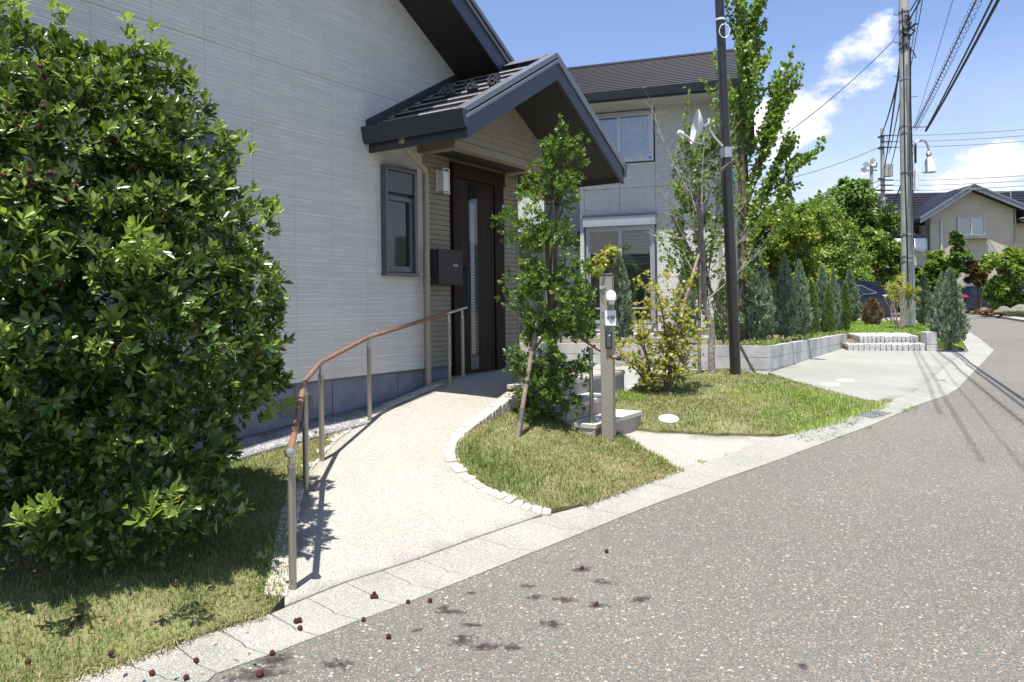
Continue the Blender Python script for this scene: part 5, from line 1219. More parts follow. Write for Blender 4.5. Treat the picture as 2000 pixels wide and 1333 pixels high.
p, d, n_, s = rosettes(np.array(rc), np.array(ra), 8, .058, (.5, 1.2), .02)
meshobj('foliage', scatter(p, d, n_, s, T_t), L_tern, ev, True)['kind'] = 'stuff'
def stake(name, label, a, b, r, mt=None):
    o = thing(name, label, 'stake', a); dd = b - a
    MB().tube([-dd.normalized()*.15, dd*.33, dd*.66, dd], [r*1.05, r, r*.97, r*.92], 10).obj('pole', mt or m_timber, o)
    for s in (.30, .62): MB().tube([dd*s, dd*s + dd.normalized()*.03], r*1.12, 10).obj('tie', m_wire, o)
    return o
sa = gp(1011, 852, zmound); stake('tree_stake', 'leaning timber stake with a dark sleeve at its foot, left of the slim evergreen trunk', sa, at(1064, 536, TB.y + .05), .022)
MB().tube([Vector((0, 0, -.05)), (at(1064, 536, TB.y)-sa)*.16], .027, 10).obj('sleeve', m_iron, bpy.data.objects['tree_stake'])
stake('tree_stake', 'upright dark stake top showing behind the slim evergreen', TB + Vector((.05, .16, 0)), at(1089, 382, TB.y+.2), .03)

# ------------------------------------------------------------ yellow-leaved shrub on the right mound
ZM2 = lambda x, y: max(zm2(x, y), zdrive(x, y) + .006)
SB = gp(1300, 768, ZM2); SY = SB.y
sh = thing('yellow_leaved_shrub', 'multi-stemmed shrub with yellowing lobed leaves on the right mound', 'shrub', SB)
w = Wood(); rc, ra = [], []
stems = [((1285, 765), (1262, 560)), ((1288, 765), (1245, 640)), ((1296, 765), (1275, 545)), ((1302, 768), (1315, 575)), ((1310, 768), (1352, 555)), ((1306, 768), (1335, 640)), ((1292, 768), (1225, 700)), ((1314, 766), (1372, 640)), ((1298, 766), (1290, 600)), ((1284, 764), (1200, 668))]
for (a, b) in stems:
    dy = random.uniform(-.25, .35); pa, pb = at(a[0], a[1]+6, SY) - SB, at(b[0], b[1], SY+dy) - SB
    pts = w.limb(pa, pb, .013, .004, .10, 8, 5)
    for i, q in enumerate(pts[2:]):
        for j in range(3):
            e = q + Vector((random.uniform(-.22, .22), random.uniform(-.22, .22), random.uniform(-.03, .16))); w.limb(q, e, .003, .0015, .1, 3, 4)
            for _ in range(4): rc.append(np.array(q.lerp(e, random.uniform(.3, 1))) + rng.normal(size=3)*.04); ra.append(nrm(np.array([0, 0, 1]) + rng.normal(size=3)*.6))
w.m.obj('stems', m_bark, sh)
T_maple = (np.array([(0, 0, 0), (-.42, .35, .02), (-.16, .52, .0), (0, 1, -.06), (.16, .52, 0), (.42, .35, .02), (0, .3, -.03)]), np.array([(0, 6, 1), (1, 6, 2), (2, 6, 3), (3, 6, 4), (4, 6, 5), (5, 6, 0)]))
p, d, n_, s = rosettes(np.array(rc), np.array(ra), 4, .060, (.9, 1.6), .02)
meshobj('foliage', scatter(p, d, n_*1.0 + np.array([0, -.2, .6]), s, T_maple), L_yel, sh, True)['kind'] = 'stuff'
wp = at(1190, 500, 8.9)    # sprig of the same tree kind showing over the name post
# ------------------------------------------------------------ staked half-bare tree and its stakes
ST = gp(1388, 729, ZM2); SYY = ST.y
st = thing('staked_tree', 'half-bare grey-stemmed tree tied to stakes left of the black lamp post', 'tree', ST)
w = Wood()
def A_(x, y, dy=0): return at(x, y, SYY + dy) - ST
w.m.tube([A_(1391, 740), A_(1389, 690), A_(1391, 640), A_(1376, 590), A_(1374, 520), A_(1370, 450), A_(1372, 400)], [.055, .05, .046, .042, .036, .028, .02], 10)
limbs = [((1376, 590), (1478, 493), .018), ((1374, 560), (1330, 480), .014), ((1372, 470), (1290, 380), .013), ((1370, 440), (1348, 330), .016), ((1348, 380), (1272, 205), .014), ((1372, 430), (1408, 330), .014), ((1374, 500), (1440, 400), .012), ((1372, 470), (1268, 460), .008), ((1371, 420), (1380, 250), .014), ((1370, 430), (1330, 300), .010), ((1376, 540), (1450, 470), .010), ((1374, 400), (1430, 250), .010)]
tw = []; leafC, leafA = [], []
for a, b, r in limbs:
    pts = w.limb(A_(*a), A_(b[0], b[1], random.uniform(-.5, .5)), r, .004, .06, 9, 5)
    for q in pts[3:]:
        for j in range(2):
            e = q + Vector((random.uniform(-.35, .35), random.uniform(-.3, .3), random.uniform(.02, .38))); w.limb(q, e, .004, .0015, .1, 3, 4)
            for jj in range(2): e2 = q.lerp(e, .6) + Vector((random.uniform(-.16, .16), random.uniform(-.16, .16), random.uniform(0, .18))); w.limb(q.lerp(e, .6), e2, .0022, .001, .1, 2, 3)
w.m.obj('trunk', m_barkg, st)
w = Wood()
ROUND = (np.array([(0, 0, 0), (-.40, .25, .0), (-.42, .62, .02), (0, .95, -.02), (.42, .62, .02), (.40, .25, 0)]), np.array([(0, 5, 1), (1, 5, 4), (1, 4, 2), (2, 4, 3)]))
def spray(w, a, b, r, nper, out, bend=.08, wig=.035):
    pts = w.limb(a, b, r, .0025, bend, 10, 4)
    for i in range(1, len(pts)):
        for j in range(nper):
            q = pts[i-1].lerp(pts[i], random.random()); dd = (pts[i]-pts[i-1]).normalized(); out.append((np.array(q) + rng.normal(size=3)*wig, nrm(np.array(dd)*.4 + rng.normal(size=3)*.9)))
lv = []
for a, b in (((1380, 560), (1395, 165)), ((1375, 520), (1345, 165)), ((1378, 540), (1330, 260)), ((1376, 500), (1310, 330)), ((1376, 600), (1305, 405)), ((1380, 580), (1322, 470)), ((1385, 640), (1345, 520)), ((1382, 560), (1290, 500)), ((1390, 600), (1430, 330)), ((1388, 560), (1372, 300)), ((1390, 480), (1400, 220)), ((1380, 450), (1360, 280)), ((1385, 600), (1345, 420)), ((1385, 520), (1418, 420))):
    spray(w, A_(*a, .4), A_(b[0], b[1], random.uniform(.1, .9)), .009, 10, lv)
    for j in range(3):
        s = random.uniform(.45, .8); q = A_(a[0]+(b[0]-a[0])*s, a[1]+(b[1]-a[1])*s, .5); spray(w, q, q + Vector((random.uniform(-.5, .5), random.uniform(-.4, .4), random.uniform(.3, .7))), .004, 6, lv)
w.m.obj('branch', m_bark, st)
P_ = np.array([q[0] for q in lv]); D_ = np.array([q[1] for q in lv])
meshobj('foliage', scatter(P_, D_, rng.normal(size=P_.shape) + np.array([0, -.3, .7]), rng.uniform(.045, .07, len(P_)), ROUND), L_kats, st, True)['kind'] = 'stuff'
gA = gp(1366, 731, ZM2); stake('tree_stake', 'upright stake tied beside the half-bare tree trunk', gA, at(1366, 379, gA.y-.02), .026)
gB = gp(1479, 739, zdrive); stake('tree_stake', 'long bamboo-like stake leaning across the black lamp post foot', gB, at(1311, 420, SYY + .15), .026)
gC = gp(1290, 752, ZM2); stake('tree_stake', 'stake leaning up from behind the yellow-leaved shrub to the half-bare tree', gC, at(1370, 480, SYY - .05), .024)
# ------------------------------------------------------------ tall tree with upswept sprays behind the lamp post
KT = onz(1452, 672, .84); KT.y = 14.6; KT.x = at(1452, 672, 14.6).x
kt = thing('katsura_tree', 'tall upswept tree with small round leaves rising behind the black lamp post', 'tree', KT)
w = Wood(); lv = []
def K_(x, y, dy=0): return at(x, y, KT.y + dy) - KT
w.m.tube([K_(1452, 690), K_(1452, 500), K_(1448, 320), K_(1446, 160), K_(1440, 20), K_(1436, -120)], [.09, .085, .07, .05, .03, .015], 9)
w.m.tube([K_(1456, 620, .2), K_(1460, 420, .3), K_(1455, 250, .2), K_(1462, 120, .2)], [.05, .045, .03, .01], 7)
for k in range(32):
    y0 = random.uniform(-60, 600); up_ = random.uniform(90, 175)*(1 if y0 > 200 else .75); az = random.uniform(0, 2*math.pi); reach = (135 if y0 > 330 else 118 if y0 > 220 else 42 + max(0, y0)*.12)*random.uniform(.45, 1.1)
    dx = reach*math.cos(az); dx = dx*.55 if dx < 0 and y0 < 300 else dx; spray(w, K_(1450, y0), K_(1450 + dx, y0 - up_, reach/100*math.sin(az)), .012, 10, lv, .07)
for a, b in (((1455, 330), (1548, 98)), ((1458, 360), (1550, 130)), ((1455, 420), (1582, 298)), ((1460, 300), (1528, 180)), ((1460, 460), (1560, 360)), ((1462, 400), (1530, 205)), ((1452, 120), (1482, -5)), ((1455, 430), (1545, 262)), ((1450, 250), (1480, 60)), ((1458, 380), (1500, 250)), ((1448, 300), (1425, 180)), ((1460, 500), (1575, 420)), ((1455, 180), (1465, 40)), ((1455, 470), (1515, 330))):
    spray(w, K_(*a), K_(b[0], b[1], random.uniform(-.4, .4)), .014, 17, lv, .04)
    for j in range(3): s = random.uniform(.4, .8); q = K_(a[0]+(b[0]-a[0])*s, a[1]+(b[1]-a[1])*s); spray(w, q, q + Vector((random.uniform(.1, .5), random.uniform(-.4, .4), random.uniform(.3, .7))), .005, 8, lv)
w.m.obj('trunk', m_bark, kt)
P_ = np.array([q[0] for q in lv]); D_ = np.array([q[1] for q in lv])
meshobj('foliage', scatter(P_, D_, rng.normal(size=P_.shape) + np.array([0, -.3, .7]), rng.uniform(.06, .09, len(P_)), ROUND), L_kats, kt, True)['kind'] = 'stuff'

# ------------------------------------------------------------ conifers of the bed
T_nd = (np.array([(-.10, 0, 0), (.10, 0, 0), (.07, .55, .0), (0, 1, 0), (-.07, .55, 0)]), np.array([(0, 1, 2), (0, 2, 4), (4, 2, 3)]))
def conifer_mesh(name, n, mt, seed, prof, sz, up):
    g = np.random.default_rng(seed); z = g.beta(1.15, 1.25, n); r = np.interp(z, [q[0] for q in prof], [q[1] for q in prof]); az = g.uniform(0, 2*math.pi, n)
    lump = 1 + .16*np.sin(az*3 + z*9 + seed) + .15*np.sin(az*5 - z*19) + .13*np.sin(z*43 + az*4)
    rr = r*lump*g.uniform(.62, 1.04, n)**.6; C = np.stack([rr*np.cos(az), rr*np.sin(az), z], 1); A = nrm(np.stack([np.cos(az)*(1-up), np.sin(az)*(1-up), np.full(n, up + .2)], 1) + g.normal(size=(n, 3))*.25)
    p, d, nn, s = rosettes(C, A, 6, sz, (.3, .95), sz*.6, g)
    return np_mesh(name, *scatter(p, d, g.normal(size=p.shape), s, T_nd), mt)
blue = [conifer_mesh('crown', 1700, L_blue, k, [(0, .11), (.08, .18), (.25, .22), (.5, .175), (.75, .095), (.9, .035), (1, .004)], .062, .62) for k in (1, 2, 3)]
green = [conifer_mesh('crown', 1300, L_thuja, k, [(0, .10), (.1, .13), (.4, .14), (.75, .10), (.92, .05), (1, .008)], .045, .55) for k in (4, 5)]
dead = conifer_mesh('crown', 700, L_dead, 9, [(0, .18), (.25, .30), (.55, .27), (.85, .14), (1, .02)], .09, .5)
def conifer(label, bpx, bpy_, tpy, wpx, kind, z=.86, lean=0, v=0, name=None):
    b = onz(bpx, bpy_, z); h = at(bpx, tpy, b.y).z - z; me = {'b': blue, 'g': green, 'd': [dead]}[kind]; me = me[v % len(me)]
    nat = {'b': .44, 'g': .33, 'd': .6}[kind]; sx = 1.06*(wpx/1500*b.y)/nat
    o = thing(name or {'b': 'blue_conifer', 'g': 'green_conifer', 'd': 'dead_conifer'}[kind], label, 'conifer', b + Vector((0, 0, -.02)), random.uniform(0, 6.28), 'conifers in the raised bed' if kind != 'd' else None)
    f = .07 if kind != 'd' else .04
    c = inst('crown', me, o, (0, 0, h*f), None, None, (sx, sx, h*(1-f))); c['kind'] = 'stuff'
    tm = MB(); tm.tube([(0, 0, -.05), (0, 0, h*.45)], [.022+.004*h, .012], 6)
    for k in range(7): a = k*2.4; tm.tube([(0, 0, h*(.05+.04*k)), (math.cos(a)*sx*.10, math.sin(a)*sx*.10, h*(.16+.05*k))], [.009, .004], 4, cap=False)
    tm.obj('trunk', m_bark, o); return o
conifer('largest blue-grey conifer at the planter corner right of the black lamp post', 1478, 670, 490, 60, 'b')
conifer('tall dark blue conifer second along the row from the planter corner', 1534, 665, 500, 43, 'b', v=1)
conifer('blue conifer third along the row from the planter corner', 1563, 660, 509, 38, 'b', v=2)
conifer('blue conifer fourth along the row, in the middle of the side planter', 1607, 654, 519, 34, 'b')
conifer('blue conifer fifth along the row, between two green ones', 1629, 650, 524, 24, 'b', v=1)
conifer('smallest narrow blue conifer near the granite steps', 1640, 649, 556, 15, 'b', v=2)
conifer('blue conifer at the far end of the row in front of the dark car', 1661, 634, 527, 33, 'b')
conifer('narrow green conifer between the largest and the second blue conifers', 1508, 660, 544, 27, 'g')
conifer('narrow green conifer between the second and third blue conifers', 1554, 660, 544, 24, 'g', v=1)
conifer('bright green conifer between the third and fourth blue conifers', 1585, 658, 546, 28, 'g')
conifer('narrow green conifer between the fourth and fifth blue conifers', 1620, 655, 553, 20, 'g', v=1)
conifer('bright green conifer next to last in the row by the granite steps', 1652, 649, 550, 20, 'g')
conifer('small bluish conifer low between the black lamp post and the largest conifer', 1455, 664, 608, 30, 'b', v=1)
conifer('plump green conifer just left of the black lamp post', 1413, 672, 545, 38, 'g', v=1)
conifer('blue conifer in front of the neighbouring window, right of the gate post', 1210, 669, 492, 50, 'b', v=2)
conifer('green conifer just left of the gate post behind the young evergreen', 1147, 668, 545, 36, 'g')
conifer('blue conifer half hidden behind the slim evergreen tree', 1095, 668, 510, 50, 'b', v=1)
conifer('blue conifer standing behind the yellow-leaved shrub', 1341, 669, 492, 38, 'b')
zb = lambda x, y: zback(x, y)
for lab, bx_, by_, ty_, wp_, v_ in (('slim blue conifer by the road corner right of the concrete utility pole', 1805, 637, 535, 32, 0), ('large egg-shaped blue conifer at the road corner, on the grass', 1857, 677, 525, 50, 1), ('blue conifer tucked behind the large egg-shaped one at the road corner', 1842, 664, 532, 42, 2)):
    q = gp(bx_, by_, zb, 18); conifer(lab, bx_, by_, ty_, wp_, 'b', z=q.z, v=v_)
conifer('small brown dead conifer on the back lawn before the parked car', 1704, 636, 582, 34, 'd', z=gp(1704, 636, zb, 24).z)

# ------------------------------------------------------------ broad-leaved trees and shrubs beyond
def crown(name, label, cat, base, lobs, n, mt, size, wood=None, T=None, group=None, cl=.30, trunk=None):
    """lobs: list of (centre, radii) in world metres; leaves sit on bunches within each lobe"""
    o = thing(name, label, cat, base, 0, group); Pn, Dn, Nn = [], [], []
    g = np.random.default_rng(abs(hash(label)) % 99991 if False else int(sum(map(ord, label))))
    for c, r in lobs:
        c = np.array(c); r = np.array(r); nb_l = max(14, int(60*(r.prod()**(1/3)/1.6)**1.2)); dd = nrm(g.normal(size=(nb_l, 3))); cc = c + dd*r*g.uniform(.45, 1.08, (nb_l, 1))
        m = int(n/len(lobs)/nb_l)
        for q, dq in zip(cc, dd):
            e = nrm(g.normal(size=(m, 3))); rr = r.min()*cl*g.uniform(.5, 1.5); e[:, 2] = e[:, 2]*.6
            Pn.append(q + e*rr*g.uniform(.3, 1.35, (m, 1))); Dn.append(nrm(e + g.normal(size=(m, 3))*.8 + np.array([0, 0, -.25]))); Nn.append(e*.6 + np.array([0, 0, .9]) + g.normal(size=(m, 3))*.35)
    P = np.concatenate(Pn); P = loc(P, base)
    f = meshobj('crown', scatter(P, np.concatenate(Dn), np.concatenate(Nn), g.uniform(.7, 1.2, len(P))*size, T or (np.array([(0, 0, 0), (-.3, .5, .03), (0, 1, -.05), (.3, .5, .03)]), np.array([(0, 3, 1), (1, 3, 2)]))), mt, o, True); f['kind'] = 'stuff'
    w = Wood(); tr = trunk or .12
    for c, r in lobs:
        b = Vector(c) - Vector(base); pts = w.limb((0, 0, -.2), b, tr, tr*.3, .05, 6, 7)
        for j in range(4): w.limb(pts[3], b + Vector((random.uniform(-1, 1)*r[0], random.uniform(-1, 1)*r[1], random.uniform(-.3, .8)*r[2]))*.7, tr*.35, tr*.1, .1, 4, 5)
    w.m.obj('trunk', m_bark, o); return o
def LB(px, py, Y, rx, rz, ry=None): c = at(px, py, Y); k = Y/1500; return (tuple(c), (rx*k, (ry or rx)*k*.8, rz*k))
crown('garden_tree', 'yellow-tinged tree directly behind the conifer row, right of the tall upswept tree', 'tree', at(1530, 640, 24), [LB(1520, 450, 24, 50, 55), LB(1560, 480, 24, 55, 60), LB(1500, 540, 24, 50, 60), LB(1470, 470, 24, 40, 60), LB(1570, 560, 24, 50, 50)], 20000, L_tC, .13)
crown('garden_tree', 'mid green tree rising behind the middle of the conifer row', 'tree', at(1610, 630, 36.5), [LB(1600, 450, 36.5, 60, 60), LB(1640, 500, 36.5, 65, 60), LB(1590, 540, 36.5, 60, 50), LB(1655, 545, 36.5, 50, 35), LB(1560, 430, 36.5, 45, 45)], 20000, L_tA, .15)
crown('garden_tree', 'tallest dark green broad tree behind the others, beside the far pole', 'tree', at(1660, 600, 42), [LB(1650, 400, 42, 62, 40), LB(1690, 425, 42, 55, 42), LB(1610, 410, 42, 50, 36), LB(1665, 372, 42, 36, 20), LB(1720, 470, 42, 40, 50), LB(1600, 470, 42, 50, 50), LB(1680, 500, 42, 60, 60)], 15000, L_tB, .26, trunk=.2)
crown('garden_tree', 'bright green small tree left of the concrete utility pole behind the car', 'tree', at(1725, 610, 38), [LB(1715, 480, 38, 38, 32), LB(1740, 500, 38, 30, 30), LB(1700, 520, 38, 42, 32), LB(1740, 530, 38, 32, 24), LB(1690, 470, 38, 26, 22)], 12000, L_kats, .19)
hg = crown('hedge', 'dense dark green hedge closing the view behind the parked car and conifers', 'hedge', at(1600, 610, 40), [LB(x, 565, 40, 46, 46, 30) for x in range(1440, 1780, 45)], 14000, L_tB, .22, trunk=.05)
crown('street_shrub', 'shrub of upright stems and sparse leaves before the concrete pole', 'shrub', gp(1752, 645, zb, 22), [(tuple(at(1758, 560, 21.6)), (.34, .4, .34)), (tuple(at(1742, 585, 21.6)), (.16, .2, .2)), (tuple(at(1782, 575, 21.8)), (.20, .24, .26))], 2400, L_yel, .065, cl=.35, trunk=.018)
sb2 = bpy.data.objects['street_shrub']; w = Wood()
for k in range(8): w.limb((random.uniform(-.1, .1), random.uniform(-.1, .1), -.05), (random.uniform(-.55, .5), random.uniform(-.3, .3), random.uniform(.9, 1.3)), .014, .006, .06, 5, 5)
w.m.obj('stems', m_barkg, sb2)
for lab, mt, lobs in (('dark rounded tree before the tan house, left of its gable window', L_tB, [LB(1865, 508, 40, 24, 26), LB(1850, 532, 40, 26, 20), LB(1870, 470, 40, 10, 18)]), ('pale green small tree close by the utility pole before the tan house', L_tA, [LB(1828, 520, 40, 22, 26), LB(1835, 555, 40, 26, 26), LB(1810, 540, 40, 16, 24)]), ('reddish-tipped shrub under the gable window of the tan house', L_red, [LB(1912, 522, 40, 22, 16), LB(1908, 540, 40, 20, 12)]),
                       ('large layered maple at the right edge across the road', L_kats, [LB(1960, 510, 36, 45, 18), LB(1990, 530, 36, 48, 22), LB(1960, 560, 36, 32, 22), LB(1990, 570, 36, 50, 30), LB(2030, 520, 36, 50, 55), LB(1985, 495, 36, 26, 10)]), ('low green shrub at the foot of the maple beside the minivan', L_tA, [LB(1950, 580, 36, 22, 16), LB(1975, 590, 36, 26, 12), LB(2005, 590, 36, 30, 16), LB(1945, 562, 36, 16, 14)])):
    b = at(lobs[0][0][0]*0 + 1000 + (lobs[0][0][0]/lobs[0][0][1])*1500, 612, lobs[0][0][1]); crown('garden_shrub' if 'shrub' in lab else 'garden_tree', lab, 'shrub' if 'shrub' in lab else 'tree', b, lobs, 6500, mt, .20, trunk=.05)
crown('garden_shrub', 'sprig-like yellow-green shrub peeping over the top of the gate post', 'shrub', at(1180, 668, 15.2), [(tuple(at(1192, 490, 15.2)), (.16, .2, .07)), (tuple(at(1180, 510, 15.2)), (.2, .2, .09)), (tuple(at(1165, 530, 15.2)), (.16, .2, .10))], 420, L_yel, .09, cl=.8, trunk=.015)
crown('garden_shrub', 'leafy green shrub in the bed behind the slim evergreen, below the neighbouring side door', 'shrub', at(1040, 668, 15.4), [(tuple(at(1035, 480, 14.5)), (.35, .3, .9)), (tuple(at(1060, 560, 15)), (.5, .3, .7)), (tuple(at(1120, 600, 15.6)), (.3, .3, .5))], 5000, L_tA, .075, cl=.4, trunk=.03)
# ground cover spilling over the planter edge
gc = []; 
def along(A, B, n, w0, w1):
    out = []
    for _ in range(n):
        s = random.random(); p_ = A.lerp(B, s); nn = (B-A).normalized(); nn = Vector((-nn.y, nn.x, 0)); nn = nn if nn.y > 0 else -nn; out.append(np.array([*(p_ + nn*random.uniform(w0, w1))[:2], .84 + random.uniform(0, .09)]))
    return out
C_ = along(pcn, pfn, 420, .05, .5) + along(pll + PD*3.2, pcn, 520, .10, .55) + along(pcn - PD*.8, pfn, 160, -.02, .18)
C_ = np.array(C_); C_ = C_[(np.sin(C_[:, 0]*3.1) + np.sin(C_[:, 1]*4.7) + rng.normal(size=len(C_))*.7) > -.3]
p, d, n_, s = rosettes(C_, nrm(np.array([0, -.2, 1]) + rng.normal(size=C_.shape)*.4), 6, .055, (.6, 1.5), .02)
gcv = meshobj('ground_cover', scatter(p, d, n_, s, T_t), leafmat('variegated_leaf', [(.09, .16, .025), (.17, .24, .05), (.30, .34, .13)], .5, .3), None, True); tag(gcv, 'low variegated creeper spilling along the edge of the planter bed', 'ground cover', kind='stuff')

# ------------------------------------------------------------ grass
def inside(poly, X, Y):
    c = np.zeros(len(X), bool); n = len(poly)
    for i in range(n):
        x1, y1 = poly[i][0], poly[i][1]; x2, y2 = poly[(i+1) % n][0], poly[(i+1) % n][1]
        m = ((y1 > Y) != (y2 > Y)); c ^= m & (X < (x2-x1)*(Y-y1)/((y2-y1) if y2 != y1 else 1e-9) + x1)
    return c
def kdv(X, Y):
    a, b = kinA[:-1], kinA[1:]; d = b - a; best = np.full(len(X), 1e9); zz = np.zeros(len(X))
    for i in range(len(a)):
        t = np.clip(((X-a[i, 0])*d[i, 0] + (Y-a[i, 1])*d[i, 1])/(d[i] @ d[i]), 0, 1); qx, qy = a[i, 0]+d[i, 0]*t, a[i, 1]+d[i, 1]*t; r = np.hypot(X-qx, Y-qy); m = r < best; best[m] = r[m]; zz[m] = zr(qy)[m] + .045
    return best, zz
def tuftnoise(X, Y, f, g): return sum(np.sin(X*f*a + Y*f*b + c) for a, b, c in g.uniform(-1, 1, (6, 3))*np.array([2, 2, 6]))/3
def grass(name, label, poly, hf, dens, hgt, wid, mt, vis=None, vec=None, sel=None, g=None, flop=.55, parent=None):
    g = g or np.random.default_rng(len(label)); xs = [q[0] for q in poly]; ys = [q[1] for q in poly]; x0, x1 = max(min(xs), -8), min(max(xs), 30); y0, y1 = min(ys), min(max(ys), 40)
    n = int((x1-x0)*(y1-y0)*dens); X = g.uniform(x0, x1, n); Y = g.uniform(y0, y1, n)
    cl_x, cl_y = np.round(X/.035)*.035, np.round(Y/.035)*.035; k_ = g.random(n) < .55; jit = g.normal(size=(2, n))*.010
    X = np.where(k_, cl_x + .013*np.sin(cl_y*97) + jit[0], X); Y = np.where(k_, cl_y + .013*np.sin(cl_x*91) + jit[1], Y)
    m = inside(poly, X, Y) & (np.abs(X/np.maximum(Y, .1)) < .72)
    if vis is not None: m &= vis(X, Y)
    X, Y = X[m], Y[m]; dens_ = tuftnoise(X, Y, 2.2, g) + .6*tuftnoise(X, Y, 7, g); hN = 1 + .28*tuftnoise(X, Y, 1.7, g)
    if sel: m = sel(dens_, g.random(len(X))); X, Y, hN = X[m], Y[m], hN[m]
    Z = vec(X, Y) if vec else np.array([hf(a, b) for a, b in zip(X, Y)]); n = len(X)
    h = g.uniform(hgt[0], hgt[1], n)*np.clip(hN, .5, 1.6); az = g.uniform(0, 2*math.pi, n); fl = g.uniform(.1, flop*2, n); w_ = wid*g.uniform(.7, 1.3, n)
    lx, ly = np.cos(az), np.sin(az); wx, wy = -ly*w_/2, lx*w_/2; B = np.stack([X, Y, Z - .004], 1); W_ = np.stack([wx, wy, 0*wx], 1)
    mid = B + np.stack([lx*h*.22*fl, ly*h*.22*fl, h*.55], 1); tip = B + np.stack([lx*h*.85*fl, ly*h*.85*fl, h*(1-.35*fl)], 1)
    V = np.stack([B-W_, B+W_, mid-W_*.8, mid+W_*.8, tip], 1).reshape(-1, 3); F = (np.array([(0, 1, 3), (0, 3, 2), (2, 3, 4)])[None] + (np.arange(n)*5)[:, None, None]).reshape(-1, 3)
    o = meshobj(name, (V, F), mt, None); tag(o, label, 'grass', kind='stuff'); return o
def vleft(X, Y): d, z = kdv(X, Y); return z + .018 + np.minimum(.60, .175*d)
def vlot(X, Y): d, z = kdv(X, Y); return z + .46*(1 - np.exp(-d/1.5)) - .12*np.exp(-((X-1.4)**2 + (Y-8.0)**2)/.40)
gs = lambda c: (lambda dn, r: r < np.clip(.5 + .35*dn*c, .12, 1))
ovl = [tuple((Vector((q[0], q[1])) ))  for q in lawnL_poly]
grass('lawn_grass', 'short green and straw grass under the big bush, left of the ramp', lawnL_poly, None, 9500, (.022, .055), .0042, L_grass, vec=vleft, sel=gs(1), vis=lambda X, Y: (Y > 2.6) & (Y < 7.4) & (X > -4.2))
grass('lawn_dry_grass', 'straw-coloured dead grass matted in the left lawn', lawnL_poly, None, 8000, (.014, .04), .0042, L_dry, vec=vleft, sel=gs(-1), vis=lambda X, Y: (Y > 2.6) & (Y < 7.4) & (X > -4.2), flop=.9)
vmd = lambda X, Y: np.array([zmound(a, b) for a, b in zip(X, Y)])
grass('mound_grass', 'short green grass on the small mound between ramp and walkway', m1, None, 8500, (.025, .06), .0055, L_grass, vec=vmd, sel=gs(1))
grass('mound_dry_grass', 'dry straw patches on the small mound between ramp and walkway', m1, None, 8000, (.015, .042), .0055, L_dry, vec=vmd, sel=gs(-1), flop=.9)
vm2 = lambda X, Y: np.array([ZM2(a, b) for a, b in zip(X, Y)])
grass('right_mound_grass', 'green grass on the larger mound round the black lamp post', m2, None, 3000, (.02, .055), .008, L_grass, vec=vm2, sel=gs(1))
grass('right_mound_dry_grass', 'dry patches on the larger mound round the black lamp post', m2, None, 3400, (.015, .04), .008, L_dry, vec=vm2, sel=gs(-1), flop=.9)
lt_ = [at(1600, 780, 1)]
def ring(cx, cy, r): return [(cx + r*math.cos(t), cy + r*math.sin(t)) for t in np.linspace(0, 6.28, 14)[:-1]]
for i, (px, py, rr, lab) in enumerate(((1540, 790, .8, 'long bright weedy grass on the right slope of the larger mound'), (1640, 792, .55, 'long bright weedy grass at the drive edge of the larger mound'), (1224, 778, .20, 'tuft of long grass beside the porch landing'), (1560, 835, .5, 'long bright grass near the kerb on the larger mound'), (1285, 905, .12, 'small bright tuft at the tip of the small mound'))):
    q = gp(px, py, ZM2 if i < 4 else zlot); grass('long_grass', lab, ring(q.x, q.y, rr), None, 420 if rr > .3 else 2200, (.05, .15) if i != 4 else (.04, .08), .008, L_long, vec=vm2 if i < 4 else vlot, flop=.95)
vbk = lambda X, Y: np.array([zback(a, b) for a, b in zip(X, Y)])
grass('back_lawn_grass', 'mown green lawn round the concrete utility pole', bl, None, 420, (.035, .07), .02, L_long, vec=vbk)
for i, (px, py) in enumerate(((1380, 906), (1655, 829), (1698, 836), (1770, 802), (1785, 797), (1840, 745), (1868, 722), (1800, 757), (1365, 905), (1420, 893), (1787, 766))):
    q = onz(px, py, float(zr(8 if px < 1600 else 10)) + .03); q = gp(px, py, lambda x, y: zr(y) + .02)
    grass('kerb_weed', ('weeds in the kerb joint where the walkway meets the road', 'weed tuft on the road edge left of the drain grate', 'weed tuft on the road edge right of the drain grate', 'weed tuft at the kerb edge, the left of two beyond the grate', 'weed tuft at the kerb edge, the right of two beyond the grate', 'sparse weeds in the upper joint of driveway and kerb', 'weeds highest up the joint of driveway and kerb', 'weeds at the middle of the driveway joint', 'small weed blade at the tip of the walkway', 'weed tuft at the walkway kerb, to its right', 'weeds at the lower joint of driveway and kerb')[i],
          ring(q.x, q.y, .04 if i in (0, 8, 9) else .06), None, 3800, (.02, .045), .007, L_long, vec=lambda X, Y, z=q.z: np.full(len(X), z))
def band(line, o0, o1):
    P = [Vector((p[0], p[1], 0)) for p in line]; A, B = [], []
    for i, p in enumerate(P):
        d = (P[min(i+1, len(P)-1)] - P[max(i-1, 0)]).normalized(); n_ = Vector((-d.y, d.x, 0)); A.append(tuple((p + n_*o0)[:2])); B.append(tuple((p + n_*o1)[:2]))
    return A + B[::-1]
vkb = lambda X, Y: kdv(X, Y)[1] + .004
for nm, line, lab in (('kerb_fringe', kin[1:7], 'ragged straw grass creeping over the kerb below the left lawn'), ('kerb_fringe', kin[13:17], 'ragged grass creeping over the kerb below the small mound'), ('kerb_fringe', kin[20:26], 'ragged grass creeping over the kerb below the larger mound')):
    grass(nm, lab, band(line, -.045, .06), None, 9000, (.02, .06), .005, L_dry, vec=vkb, sel=gs(1), flop=1.0)
    grass(nm, lab.replace('ragged', 'greener'), band(line, -.02, .06), None, 6000, (.02, .06), .005, L_grass, vec=vkb, sel=gs(-1), flop=.9)
